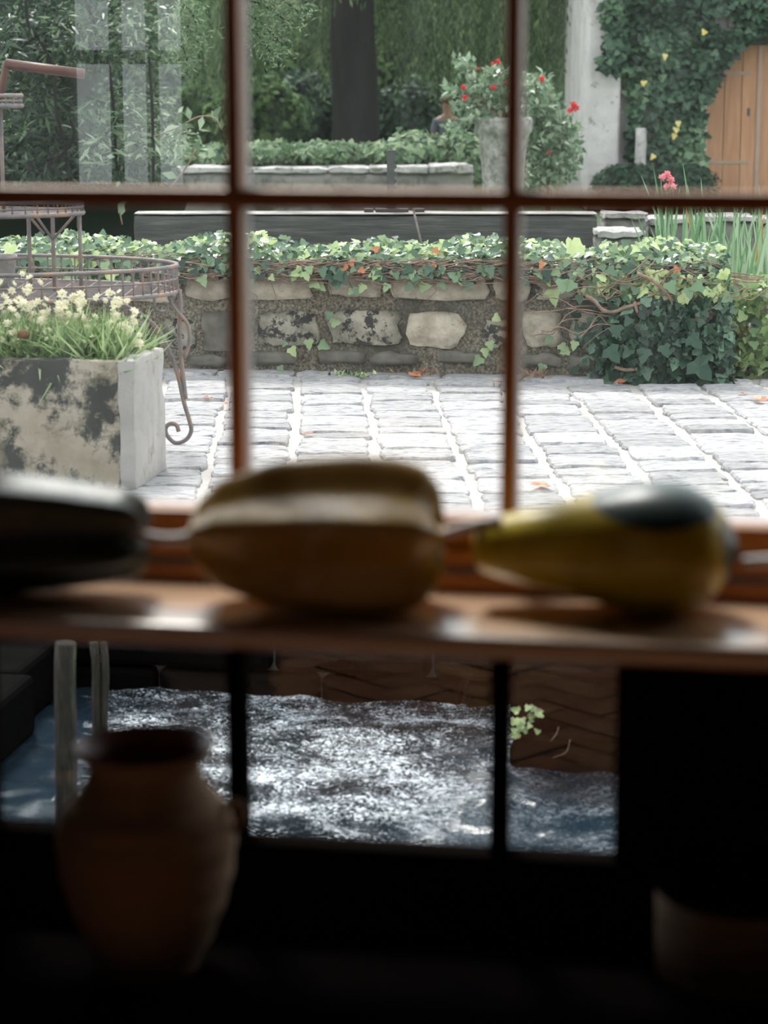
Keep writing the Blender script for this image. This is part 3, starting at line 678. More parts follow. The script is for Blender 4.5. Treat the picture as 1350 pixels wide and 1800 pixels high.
# ------------------------------------------------------------------ PAVING
fw_ang = YAW + math.atan((675-545)/FPX)            # the setts run towards here
pf = Vector((-math.sin(fw_ang), math.cos(fw_ang), 0)); pr_ = Vector((math.cos(fw_ang), math.sin(fw_ang), 0))
wl = on_z(330, 650, GZ); wr = on_z(1250, 667, GZ)  # foot of the low wall
wdir = (wr-wl).normalized(); wn_ = Vector((-wdir.y, wdir.x, 0))   # away from camera
pav = empty('paving', (0, 0, GZ), kind='structure')
def paver_mesh(i):
    r_ = random.Random(i); pts = []
    n = 14; w = h = .5
    for (ax, ay, bx_, by_) in ((-w, -h, w, -h), (w, -h, w, h), (w, h, -w, h), (-w, h, -w, -h)):
        for k in range(4):
            t = k/4; x = ax+(bx_-ax)*t; y = ay+(by_-ay)*t
            if k == 0: x *= .95; y *= .93
            pts.append((x + r_.uniform(-.025, .025), y + r_.uniform(-.035, .035)))
    n = len(pts); v = []; f = []
    for (s, z) in ((1.0, -.04), (1.0, -.009), (.955, -.001), (.55, .003)):
        for (x, y) in pts: v.append((x*s, y*s, z + (r_.uniform(-.004, .004) if z > -.01 else 0)))
    for q in range(3):
        for k in range(n): f.append((q*n+k, q*n+(k+1) % n, (q+1)*n+(k+1) % n, (q+1)*n+k))
    v.append((0, 0, .002)); c = len(v)-1
    for k in range(n): f.append((3*n+k, 3*n+(k+1) % n, c))
    return pymesh('paving_stone', v, f, False)
pvars = [paver_mesh(i) for i in range(10)]
for m_ in pvars: m_.materials.append(M['paving'])
cells = []
c0 = on_z(521, 700, GZ)                     # a joint between two columns
cw = .318
for col in range(-16, 22):
    v = -3.2 + random.uniform(0, .2)
    while v < 4.2:
        d = random.choice((.13, .15, .17, .19, .23, .27))
        ctr = c0 + pr_*((col+.5)*cw + random.uniform(-.012, .012)) + pf*(v+d/2 - 1.0)
        dist = (ctr-wl).dot(wn_)
        if dist < -.13-d/2 and ctr.y > YE+.15:
            cells.append((ctr, cw-random.uniform(.028, .05), d-random.uniform(.012, .022)))
        v += d
def vis(c):
    d = c-O; zc = d.dot(FW); px = 675+FPX*d.dot(RT)/zc; py = 900-FPX*d.dot(UP)/zc
    return (px, py)
cells.sort(key=lambda c: abs(vis(c[0])[0]-690)/700 + max(0, vis(c[0])[1]-930)/150)
rv = []; rf = []
for n, (c, w, d) in enumerate(cells):
    me = random.choice(pvars); rz = fw_ang + random.uniform(-.02, .02); z = GZ + random.uniform(-.006, .006)
    if n < 300:
        link('paving_stone', me, None, pav, (c.x, c.y, z), (random.uniform(-.008, .008), random.uniform(-.008, .008), rz), (w, d, 1))
    else:
        b0 = len(rv); mm = Matrix.Translation((c.x, c.y, z)) @ Matrix.Rotation(rz, 4, 'Z') @ Matrix.Diagonal((w, d, 1, 1))
        rv += [mm @ v.co for v in me.vertices]; rf += [tuple(b0+i for i in p.vertices) for p in me.polygons]
if rv: o = link('paving_stones', pymesh('paving_stones', rv, rf, False), M['paving'], pav); o['kind'] = 'stuff'
# flat edging stones along the wall foot
s = -3.2
while s < 4.6:
    w = random.uniform(.28, .6); c = wl + wdir*(s+w/2) - wn_*.05
    link('edging_stone', random.choice(pvars), None, pav, (c.x, c.y, GZ+.004), (0, 0, math.atan2(wdir.y, wdir.x)), (w-.02, .14, 1)); s += w
garden = tag(box('lawn', (-40, 0, GZ-.03), (40, 80, GZ-.012), M['grass']), kind='structure')
garden.location = (0, 0, 0); me = garden.data
for v in me.vertices:      # lawn lies behind the low wall only
    if v.co.y < 40:
        p = wl + wdir*(v.co.x/1.0); v.co.x = p.x; v.co.y = p.y+.28

# ------------------------------------------------------------------ LOW RUBBLE WALL
def wp(px, py, out=0):      # pixel -> point on the wall face, as (s, z)
    d = ray(px, py); o_ = wl - wn_*out; k = (o_-O).dot(wn_)/d.dot(wn_); p = O + d*k
    return (p-wl).dot(wdir), p.z
WALLH = wp(700, 487)[1]; TH = .36
s_end = wp(1262, 600)[0]
rw = empty('low_rubble_wall', (wl.x, wl.y, GZ), 'low rubble stone wall with thick mortar, crossing the courtyard behind the paving', 'wall', None, math.atan2(wdir.y, wdir.x))
# mortar body
v = []; f = []; s0 = -3.4; nx = 150; nz = 14
for j in range(nz+1):
    for i in range(nx+1):
        s = s0+(s_end-s0)*i/nx; z = -.03 + (WALLH+.025)*j/nz
        v.append((s, -.012*noise.noise(Vector((s*7, z*7, 0))) - .008*noise.noise(Vector((s*22, z*22, 3))) + .02*(j/nz), z))
for j in range(nz):
    for i in range(nx): q_ = j*(nx+1)+i; f.append((q_, q_+1, q_+nx+2, q_+nx+1))
b0 = len(v)
for i in range(nx+1): v.append((s0+(s_end-s0)*i/nx, TH, WALLH-.01))
for i in range(nx): f.append((nz*(nx+1)+i, nz*(nx+1)+i+1, b0+i+1, b0+i))
b1 = len(v); v += [(s0, TH, -.03), (s_end, TH, -.03)]
f.append(tuple([j*(nx+1)+nx for j in range(nz+1)] + [b0+nx, b1+1])); f.append((b1+1, b0+nx, b0, b1))
link('mortar', pymesh('mortar', v, f), M['mortar'], rw)
def rough_stone(w, h, d, seed):
    bm = bmesh.new(); bmesh.ops.create_cube(bm, size=1); bmesh.ops.subdivide_edges(bm, edges=bm.edges, cuts=4, use_grid_fill=True)
    sd_ = Vector((seed*3.7, seed*1.3, 0))
    for v_ in bm.verts:
        c = v_.co.copy(); m_ = max(abs(c.x), abs(c.z))
        # round the corners of the outline
        rr = math.hypot(c.x, c.z); k = 1 - .09*max(0, (rr-.5)/.207)
        x = c.x*k*w; z = c.z*k*h; y = c.y*d
        if c.y < -.4: y += .35*d*max(0, m_-.38)/.12*.6
        nn = noise.noise(Vector((c.x*w*9, c.z*h*9, c.y))+sd_); n2 = noise.noise(Vector((c.x*2.6, c.z*2.6, 0))+sd_)
        q5 = min(1, h/.14); v_.co = Vector((x + .026*q5*n2*(m_ > .4) + .010*nn, y - .016*nn, z + .018*noise.noise(Vector((c.z*3, c.x*3, 5))+sd_)*(m_ > .4) + .006*nn))
    return bm_mesh('stone', bm, True)
stones = [  # pixel rects on the wall face
 (325, 484, 408, 526, 0), (428, 486, 550, 528, 0), (577, 486, 672, 522, 0), (684, 486, 858, 527, 0), (868, 487, 930, 530, 0), (936, 490, 1046, 528, 1),
 (355, 545, 437, 618, 2), (454, 547, 560, 609, 1), (582, 545, 704, 607, 1), (717, 547, 812, 611, 0), (850, 560, 905, 612, 1), (920, 545, 988, 612, 0), (1003, 548, 1056, 615, 0),
 (225, 488, 312, 530, 0), (120, 488, 212, 530, 0), (20, 486, 108, 528, 0), (-80, 486, 8, 528, 0), (290, 560, 345, 612, 1), (180, 556, 270, 615, 1), (70, 552, 165, 615, 0), (-60, 552, 50, 612, 1),
 (440, 616, 520, 642, 2), (560, 614, 640, 640, 2), (650, 618, 735, 644, 2), (770, 616, 850, 640, 2), (330, 622, 400, 646, 2), (915, 620, 985, 646, 2), (1000, 624, 1060, 648, 2),
 (1060, 490, 1150, 532, 0), (1160, 490, 1250, 532, 0), (1075, 552, 1150, 612, 1), (1165, 552, 1245, 615, 0)]
mk = ('wallstone', 'wallstone_moss', 'wallstone_dark')
for i, (a_, b_, c_, d_, kd) in enumerate(stones):
    s1, z1 = wp(a_, b_); s2, z2 = wp(c_, d_)
    link('stone', rough_stone(abs(s2-s1), abs(z1-z2), .10, i), M[mk[kd]], rw, ((s1+s2)/2, .022, (z1+z2)/2))

# ------------------------------------------------------------------ IVY on the wall
Wm = Matrix.Translation(rw.location) @ Matrix.Rotation(rw.rotation_euler.z, 4, 'Z')
def wpt(s, y, z): return Wm @ Vector((s, y, z))
ivy = empty('ivy', tuple(wpt(1.2, .15, WALLH)), 'green ivy trailing along the top and over the right end of the low rubble wall', 'ivy')
slo = wp(-60, 450)[0]; smass = wp(1035, 560)[0]
PS = []; NS = []; SZ = []; RN = []; DK = []
def ivy_leaf(s, y, z, n, sz, r, dark): PS.append(tuple(wpt(s, y, z))); nn = Matrix.Rotation(rw.rotation_euler.z, 3, 'Z') @ Vector(n); NS.append(tuple(nn)); SZ.append(sz); RN.append(r); DK.append(dark)
zt_mean = wp(700, 418)[1]
top = lambda s: (zt_mean - WALLH)*(.80+.38*noise.noise(Vector((s*2.3, 0, 0)))+.16*noise.noise(Vector((s*9, 1, 0))))
for i in range(4200):
    s = random.uniform(slo, s_end+.02); y = random.uniform(-.08, .42); h = top(s)*(random.random()**.75)
    if y < -.03: h *= .75
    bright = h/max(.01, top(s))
    ivy_leaf(s, y, WALLH+.01+h, (random.gauss(0, .35), -.55+random.gauss(0, .35), .75), random.uniform(.026, .056), .05+.95*bright*random.random()**.8, bright < .38 or random.random() < .12)  # lower leaves take the darker tone: shade put into their colour
for i in range(300):     # front fringe, hanging
    s = random.uniform(slo, s_end); z = WALLH + .065 - abs(random.gauss(0, .035)); dn = 1 if random.random() < .5 else 0
    if s < smass-.3 and z < WALLH-.05 and random.random() < .6: continue
    ivy_leaf(s, -.07-random.random()*.03, z, (random.gauss(0, .3), -1, .35+random.gauss(0, .2)), random.uniform(.035, .065), random.random()*.75, random.random() < .45)
for i in range(1150):    # thick mass at the right end
    s = random.uniform(smass-.05, s_end+.06); z = random.uniform(.01, WALLH+.05)
    edge = (s-smass)/(s_end-smass)
    if z < WALLH*.55 and edge < .08 and random.random() < .7: continue
    if z > WALLH*.5 and s < smass+.25 and random.random() < .5: continue
    dp = .05+.10*min(1, edge*3)*math.sin(min(1, max(0, z/WALLH))*2.4+.4)
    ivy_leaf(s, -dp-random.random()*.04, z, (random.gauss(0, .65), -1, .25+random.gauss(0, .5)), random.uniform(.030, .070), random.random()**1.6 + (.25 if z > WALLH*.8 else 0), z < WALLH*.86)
for (px, py, sz) in ((511, 611, .055), (543, 597, .055), (562, 604, .06), (580, 548, .045), (583, 568, .05), (503, 600, .035), (492, 643, .04), (860, 600, .05), (852, 612, .05), (846, 628, .06), (868, 556, .05), (560, 500, .05), (548, 495, .06), (628, 505, .05), (640, 500, .05), (613, 512, .04), (735, 490, .07), (738, 505, .06), (773, 495, .05), (972, 508, .085), (968, 590, .05), (985, 605, .05), (1000, 615, .05), (1012, 600, .05), (955, 640, .05), (1068, 640, .06), (1040, 622, .06)):
    s, z = wp(px, py, .05); ivy_leaf(s, -.055, z, (random.gauss(0, .2), -1, .3), sz, .35+random.random()*.4, False)
for (px, py, sz) in ((1220, 632, .15), (1213, 590, .10), (1070, 610, .11), (1085, 570, .08), (1135, 612, .09), (1165, 605, .08), (1175, 495, .08), (1235, 500, .08), (1210, 505, .07), (990, 490, .09), (1010, 495, .07), (1020, 432, .11), (1000, 440, .07)):
    s, z = wp(px, py, .16); ivy_leaf(s, -.20 if py > 450 else -.02, z, (random.gauss(0, .2), -1, .35), sz*.85, .9 if py < 450 else .42, py > 520)
for i in range(160):     # left stretch behind the plant stand, greener
    s = random.uniform(slo, wp(240, 450)[0]); ivy_leaf(s, -.05-random.random()*.08, WALLH+random.uniform(-.04, .12), (random.gauss(0, .4), -1, .6), random.uniform(.05, .085), .2+.8*random.random(), random.random() < .3)
PS = np.array(PS); NS = np.array(NS); SZ = np.array(SZ); RN = np.array(RN); DK = np.array(DK)
spin = rng.normal(size=(len(PS), 3))*np.array([.6, .3, .5]) + np.array([0, 0, -.55])
score = np.array([-(SZ[i]*3 + (.25 if NS[i][1] < -.5 else 0) + .12*RN[i]) for i in range(len(PS))])
fr = np.array([vis(Vector(p)) for p in PS]); inf = (fr[:, 0] > 0) & (fr[:, 0] < 1350)
own = [i for i in np.argsort(score) if inf[i]][:300]
ownm = np.zeros(len(PS), bool); ownm[own] = True
vb = leaf_variants('leaf', T_IVY, M['ivy_top'], 8); vd = leaf_variants('leaf', T_IVY, M['ivy_dark'], 6)
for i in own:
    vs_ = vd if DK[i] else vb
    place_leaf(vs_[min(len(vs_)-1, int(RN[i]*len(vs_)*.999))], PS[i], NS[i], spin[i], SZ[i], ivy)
for nm, sel, m_ in (('leaf_mass', ~ownm & ~DK, 'ivy_top'), ('shade_toned_leaf_mass', ~ownm & DK, 'ivy_dark')):
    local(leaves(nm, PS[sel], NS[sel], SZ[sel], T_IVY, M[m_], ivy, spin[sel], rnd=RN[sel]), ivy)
mb = MB()
for i in range(520):
    s = random.uniform(slo, s_end-.1); big = s > smass-.3 and random.random() < .38
    z = WALLH + random.uniform(0, .07) if not big else random.uniform(.12, WALLH+.03); y = -.04 - random.random()*.05 if not big else -.10-random.random()*.06
    L_ = random.uniform(.15, .5); p = [];
    dz = random.uniform(-.05, .05) if not big else random.uniform(-.18, .18); wob = .010 if not big else .022
    for k in range(5): p.append(wpt(s+L_*k/4, y+random.gauss(0, .008), z+dz*k/4+random.gauss(0, wob)))
    r0 = random.uniform(.0015, .0034) if not big else random.uniform(.0015, .0035)
    mb.tube(smooth_path(p, 3), r0, 5)
for pts in ([(1030, 520), (1045, 528), (1060, 545), (1080, 548), (1100, 540), (1130, 532)], [(1120, 480), (1150, 495), (1175, 520), (1190, 545)], [(1115, 530), (1125, 555), (1150, 565), (1175, 575), (1190, 590)], [(1080, 645), (1100, 650), (1120, 648)]):
    mb.tube(smooth_path([wpt(wp(a_, b_, .15)[0], -.15-.01*random.random(), wp(a_, b_, .15)[1]) for a_, b_ in pts], 4), .009, 6)
for i in range(14):      # tendrils over the mortar
    s = random.uniform(wp(440, 500)[0], smass); z = WALLH-.02
    mb.tube([wpt(s+random.gauss(0, .01)+k*.02*random.choice((-1, 1)), -.03, z-k*.04) for k in range(4)], .002, 4)
o = mb.build('stems', M['twig'], ivy); local(o, ivy); o['kind'] = 'stuff'
# dry leaves caught in the ivy
for (px, py) in ((615, 466), (632, 472), (608, 474), (762, 438), (764, 472), (1192, 470), (1100, 492), (955, 460), (665, 440)):
    s, z = wp(px, py, .1); p = wpt(s, -.10, z)
    place_leaf(leaf_variants('dry_leaf', T_IVY, M['dryleaf'], 1)[0], p, (random.gauss(0, .3), -1, .5), (random.gauss(0, 1), 0, random.gauss(0, 1)), .04, ivy, 'dry_leaf')

# weeds at the wall foot
def tuft(name, px, py, n, h, m_, label, cat, T=T_LONG, spread=.08, z=GZ):
    c = on_z(px, py, z); t = empty(name, tuple(c), label, cat)
    p = np.array(c) + np.c_[rng.normal(0, spread, n), rng.normal(0, spread*.5, n), rng.random(n)*h*.25]
    sp = np.c_[rng.normal(0, .7, n), rng.normal(0, .5, n), np.full(n, .9)]
    local(leaves('foliage', p, rng.normal(size=(n, 3)), rng.uniform(.5, 1, n)*h, T, M[m_], t, sp), t); return t
tuft('weed_tuft', 1150, 660, 90, .09, 'hedge_pale', 'small pale weed rosette at the foot of the ivy mass', 'weed', T_LEAF, .06)
tuft('weed_tuft', 735, 660, 50, .06, 'litter', 'dry grassy litter at the wall foot, middle pane', 'weed', T_LONG, .07)
tuft('weed_tuft', 620, 662, 50, .04, 'ivy_top', 'low green weed in the joint at the wall foot', 'weed', T_LEAF, .06)
tuft('weed_tuft', 1070-125, 665, 40, .07, 'litter', 'pale dry grass wisp just right of the right glazing bar', 'weed', T_LONG, .05)
# leafy weeds at the end of the wall
lc = on_z(1300, 660, GZ)
lw_ = empty('leafy_weeds', tuple(lc), 'bright lime-green leafy weeds at the right end of the low wall', 'weed')
n = 900; p = np.array(lc) + np.c_[rng.normal(0, .13, n), rng.uniform(-.05, .25, n), rng.random(n)**1.3*.46]
p[:, 0] += .12*(1-p[:, 2]/.5)
local(leaves('leaf_mass', p, rng.normal(size=(n, 3))*.6+np.array([0, -.6, .8]), rng.uniform(.03, .07, n), T_IVY, M['weed_green'], lw_), lw_)
mb = MB()
for i in range(26):
    a_ = lc + Vector((random.gauss(0, .12), random.uniform(0, .2), 0)); mb.tube([a_, a_+Vector((random.gauss(0, .03), 0, .2)), a_+Vector((random.gauss(0, .08), 0, random.uniform(.3, .5)))], .0025, 5)
local(mb.build('stems', M['reed_dry'], lw_), lw_)
# fallen leaves on the paving
dl = leaf_variants('fallen_leaf', T_IVY, M['dryleaf'], 4)
spots = [(1090, 674, .06, 'rust-coloured fallen leaf on the paving below the ivy'), (1343, 706, .07, 'orange-red fallen leaf on the paving at the right edge'), (538, 763, .05, 'small tan fallen leaf on the paving, left of the middle pane'),
         (726, 662, .07, 'reddish fallen leaf beside the dry litter at the wall foot'), (874, 672, .045, 'dark fallen leaf close to the right glazing bar'), (400, 712, .04, 'dark red fallen leaf on the paving near the plant stand foot'),
         (368, 700, .045, 'reddish crumb of leaf just left of another near the plant stand'), (963, 855, .07, 'pale orange fallen leaf on the paving above the yellow gourd'), (1310, 693, .04, 'small brown twiggy leaf near the orange-red one, right pane')]
for i, (px, py, s_, lb) in enumerate(spots):
    c = on_z(px, py, GZ+.006)
    o = bpy.data.objects.new('fallen_leaf', dl[i % 4]); C.objects.link(o); o.location = c + Vector((0, 0, .004)); o.scale = (s_, s_, s_)
    o.rotation_euler = (random.uniform(.05, .3), random.uniform(-.2, .2), random.uniform(0, 6)); tag(o, lb, 'leaf')

# ------------------------------------------------------------------ STONE TROUGH with flowers
tz = .455; fl_ = on_z(236, 862, GZ)
D_t = (fl_-O).dot(HF)
tl = on_z(-190, 850, GZ); tdir = (fl_-tl).normalized(); tn = Vector((-tdir.y, tdir.x, 0))
tr = empty('stone_trough', tuple(fl_), 'old stone trough stained black with a crumbling rim, planted with pale flowers', 'planter', None, math.atan2(tdir.y, tdir.x))
TWd = (fl_-tl).length; TD = .42; top_z = at(236, 636, D_t).z
def rough_box(name, lo, hi, m_, parent, cuts=8, amp=.008, seed=0):
    bm = bmesh.new(); lo = Vector(lo); hi = Vector(hi); add_box(bm, (0, 0, 0), (1, 1, 1)); bmesh.ops.subdivide_edges(bm, edges=bm.edges, cuts=cuts, use_grid_fill=True)
    for v_ in bm.verts:
        c = v_.co; p = Vector(((lo.x+hi.x)/2+c.x*(hi.x-lo.x), (lo.y+hi.y)/2+c.y*(hi.y-lo.y), (lo.z+hi.z)/2+c.z*(hi.z-lo.z)))
        e_ = sum(abs(q_) > .49 for q_ in c)
        p += Vector([noise.noise(p*11+Vector((seed, k*5, 0))) for k in range(3)])*amp*(1+.8*(e_ > 1))
        if e_ > 1: p -= Vector([(1 if q_ > 0 else -1)*(abs(q_) > .49) for q_ in c])*amp*.7
        v_.co = p
    return link(name, bm_mesh(name, bm, True), m_, parent)
rough_box('front_slab', (-TWd, 0, 0), (-.05, .07, top_z), M['trough'], tr, 12)
rough_box('side_slab', (-.055, .0, 0), (.012, TD, top_z+.004), M['trough_side'], tr, 8, .006, 4)
rough_box('back_slab', (-TWd, TD-.07, 0), (-.05, TD, top_z), M['trough'], tr, 8)
rough_box('soil', (-TWd, .06, .04), (-.05, TD-.06, top_z-.05), M['soil'], tr, 8, .012)
Tm = Matrix.Translation(tr.location) @ Matrix.Rotation(tr.rotation_euler.z, 4, 'Z')
fp = empty('trough_flowers', tuple(Tm @ Vector((-.4, .2, top_z-.05))), 'grassy plants with cream blossoms growing in the stone trough', 'plant')
n = 2600; ps = np.array([tuple(Tm @ Vector((random.uniform(-TWd, -.06), random.uniform(.06, TD-.05), top_z-.06+random.random()*.06))) for _ in range(n)])
sp = np.c_[rng.normal(0, .55, n), rng.normal(0, .4, n), np.ones(n)]
local(leaves('grass_blades', ps, rng.normal(size=(n, 3)), rng.uniform(.08, .22, n), T_BLADE, M['trough_green'], fp, sp), fp)
n = 900; ps = np.array([tuple(Tm @ Vector((random.uniform(-TWd, -.06), random.uniform(.02, TD), top_z-.03+random.random()*.15))) for _ in range(n)])
local(leaves('leaf_mass', ps, rng.normal(size=(n, 3))+np.array([0, -.3, .6]), rng.uniform(.015, .035, n), T_LEAF, M['trough_green'], fp), fp)
def petal_mesh(name, m_, n=6, layers=2):
    v = []; f = []
    for l in range(layers):
        for k in range(n):
            a_ = 2*math.pi*(k+.5*l)/n; b0 = len(v); w = .26
            for (r_, t_, z_) in ((.08, 0, 0), (.5, w, .18+.25*l), (.95-.3*l, 0, .22+.4*l), (.5, -w, .18+.25*l)):
                v.append((r_*math.cos(a_)-t_*math.sin(a_), r_*math.sin(a_)+t_*math.cos(a_), z_))
            f.append((b0, b0+1, b0+2, b0+3))
    me = pymesh(name, v, f, False); a = me.attributes.new('rnd', 'FLOAT', 'POINT'); a.data.foreach_set('value', rng.random(len(v)).astype(np.float32)); me.materials.append(m_); return me
cream = petal_mesh('blossom', M['cream']); redp = petal_mesh('rose', M['red'], 6, 3); pinkp = petal_mesh('pink_bloom', M['pink'], 6, 3)
for i in range(170):
    if i < 70: px, py = random.choice([(25, 520), (110, 540), (140, 530), (60, 560), (30, 600), (165, 640), (230, 590), (215, 600), (10, 555), (50, 510)]); px += random.gauss(0, 16); py += random.gauss(0, 12)
    else: px = random.uniform(0, 240); py = random.uniform(510, 622)
    p = at(px, min(py, 622), D_t+random.uniform(.1, .35))
    o = link('blossom', cream, None, fp, p - fp.location, (random.uniform(.2, 1.4), random.uniform(-.5, .5), random.uniform(0, 6)), (random.uniform(.014, .026),)*3)
p = at(41, 588, D_t+.12); bm = bmesh.new(); bmesh.ops.create_icosphere(bm, subdivisions=2, radius=.026)
for v_ in bm.verts: v_.co.z *= .75
o = link('seedhead', bm_mesh('seedhead', bm, True), M['brownseed'], fp, p-fp.location)

# ------------------------------------------------------------------ WROUGHT-IRON PLANT STAND
foot = on_z(315, 782, GZ+.02); D_s = (foot-O).dot(HF)
cx_px = -95
cen = at(cx_px, 700, D_s); cen.z = GZ
st = empty('plant_stand', tuple(cen), 'rusty wrought-iron three-tiered half-round plant stand with scroll feet behind the trough', 'plant stand', None, YAW)
def SL(px, py, dy=0):       # pixel -> stand-local at its front plane
    p = at(px, py, D_s+dy) - cen; return Vector((p.dot(RT), p.dot(HF), p.z))
def tier(pxr, py_top, py_bot, nb, squash=.55):
    r = SL(pxr, py_bot).x; zt = SL(0, py_top, 0).z; zb = SL(0, py_bot, 0).z
    cy = .10 + r*squash*.0
    t = empty('tier', (0, 0, 0)); t.parent = st
    mb = MB()
    for z, rr in ((zt, .008), (zb, .009), ((zt+zb)/2, .004)):
        mb.tube([(r*math.cos(a_), r*squash*math.sin(a_), z) for a_ in [2*math.pi*i/60 for i in range(61)]], rr, 6)
    mb.build('hoops', M['iron'], t)
    mb = MB()
    for i in range(nb):
        a_ = 2*math.pi*i/nb; mb.tube([(r*math.cos(a_), r*squash*math.sin(a_), zb), (r*math.cos(a_), r*squash*math.sin(a_), zt)], .0035, 5)
    mb.build('gallery_bars', M['iron'], t)
    mb = MB()
    for i in range(-9, 10):
        y = squash*r*i/10; w = r*math.sqrt(max(0, 1-(i/10)**2)); mb.tube([(-w, y, zb), (w, y, zb)], .0045, 5)
    for i in range(-9, 10):
        x = r*i/10; w = squash*r*math.sqrt(max(0, 1-(i/10)**2)); mb.tube([(x, -w, zb), (x, w, zb)], .0035, 5)
    mb.build('wire_floor', M['iron'], t); return r, zb, zt
r1, z1b, z1t = tier(312, 466, 512, 90)
r2, z2b, z2t = tier(146, 352, 374, 60)
r3, z3b, z3t = tier(38, 168, 186, 36)
def scroll_leg(side, y):
    mb = MB(); P = []
    for (px, py) in ((185, 532), (215, 535), (250, 553), (280, 580), (300, 620), (314, 660), (324, 705), (333, 735), (337, 755), (328, 771), (310, 777), (296, 766), (292, 752), (300, 743), (311, 746), (315, 757)):
        p = SL(px, py); P.append(Vector((p.x*side, y, p.z)))
    mb.tube(smooth_path(P, 5), .0085, 8)
    P = []
    for (px, py) in ((316, 508), (318, 540), (316, 575), (318, 615), (322, 655), (327, 700)):
        p = SL(px, py); P.append(Vector((p.x*side, y, p.z)))
    mb.tube(smooth_path(P, 4), .009, 8); mb.build('leg', M['iron'], st)
    mb = MB(); P = []
    for (px, py) in ((296, 515), (305, 535), (318, 552), (332, 570), (334, 600), (326, 625)): p = SL(px, py); P.append(Vector((p.x*side, y-.01, p.z)))
    mb.tube(smooth_path(P, 4), .007, 8)
    P = []
    for (px, py) in ((305, 520), (290, 512), (274, 520), (275, 542), (292, 546), (297, 534), (288, 529)): p = SL(px, py); P.append(Vector((p.x*side, y-.01, p.z)))
    mb.tube(smooth_path(P, 4), .0055, 8); mb.build('scroll', M['iron'], st)
scroll_leg(1, -.02); scroll_leg(-1, -.02)
def post_(x, y, za, zb_): mb = MB(); mb.tube([(x, y, za), (x, y, zb_)], .008, 7); mb.build('upright', M['iron'], st)
for px in (53, 95, 142): p = SL(px, 400); post_(p.x, -.03, z1b, z2b)
for px in (6,): p = SL(px, 300); post_(p.x, -.02, z2b, z3b)
for s_ in (-1,): post_(s_*r2, 0, z1b, z2b); post_(s_*r3*.8, 0, z2b, z3b)
mb = MB()
for a_, b_ in (((60, 370), (95, 420)), ((95, 420), (138, 372)), ((140, 378), (140, 400)), ((0, 455), (50, 452)), ((55, 380), (80, 410))):
    mb.tube([SL(*a_)+Vector((0, -.035, 0)), SL(*b_)+Vector((0, -.035, 0))], .006, 6)
mb.build('cross_braces', M['iron'], st)
mb = MB(); mb.tube(smooth_path([SL(-10, 195), SL(2, 160), SL(12, 108)], 4), .014, 8); mb.tube([SL(10, 112), SL(148, 130)], .019, 10)
mb.build('handle', M['tuberwood'], st)
# pale pot at the stand's left
po = at(4, 400, D_s+.05); po = Vector((po.x, po.y, cen.z+z1b+.005))
t = empty('white_pot', tuple(po), 'whitewashed small pot on the lower tier of the plant stand, at the left edge', 'pot')
link('body', lathe('body', [(.03, 0), (.034, .0), (.05, .11), (.054, .112), (.054, .13), (.048, .13), (.044, .11), (.02, .03)], 28), M['pale_stone'], t)

# ------------------------------------------------------------------ SLUICE BEAM, RACK, STONES behind the wall
DB = 13.2
b0 = at(235, 380, DB); b1_ = at(1050, 380, DB); bt = at(650, 376, DB).z
bdir = (b1_-b0); bdir.z = 0; BL = bdir.length; ban = math.atan2(bdir.y, bdir.x)
bm_ = empty('sluice_beam', (b0.x, b0.y, GZ), 'long weathered grey timber beam with a pale top behind the ivy', 'beam', None, ban)
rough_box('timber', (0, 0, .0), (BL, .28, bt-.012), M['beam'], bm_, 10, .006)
rough_box('pale_top', (0, -.002, bt-.004), (BL, .285, bt+.004), M['beam_top'], bm_, 10, .004)  # paler slab over the darker timber
rk = at(688, 372, DB+.15); rk.z = bt+.004
rack = empty('sluice_rack', tuple(rk), 'dark iron toothed sluice rack standing on the timber beam', 'sluice gear', None, YAW)
zt = at(688, 264, DB+.15).z - rk.z; k = DB/FPX
v = []; f = []; pts = [(-8*k, 0), (-8*k, zt), (9*k, zt), (9*k, zt*.95)]
nt_ = 7
for i in range(nt_):
    za = zt*(.92-.80*i/nt_); pts += [(5*k, za), (5*k, za-zt*.03), (10*k, za-zt*.065), (9*k, za-zt*.09)]
pts += [(6*k, 0)]
for y in (-.02, .02): v += [(a_, y, b_) for a_, b_ in pts]
n = len(pts); f = [tuple(range(n)), tuple(reversed(range(n, 2*n)))] + [(i, n+i, n+(i+1) % n, (i+1) % n) for i in range(n)]
link('toothed_bar', pymesh('toothed_bar', v, f, False), M['iron_dark'], rack)
for (a_, b_) in ((-48, -32), (-28, 30), (40, 58)):
    box('base_plate', (a_*k, -.06, 0), (b_*k, .06, .022), M['iron_dark'], rack, .003)
rd = at(726, 366, DB-.2); re_ = at(741, 430, DB-.2)
t = empty('iron_rod', tuple(re_), 'thin pale rod leaning against the timber beam', 'rod'); mb = MB(); mb.tube([rd-re_, Vector((0, 0, 0)), (re_-rd)*.6], .007, 6); mb.build('shaft', M['iron'], t)
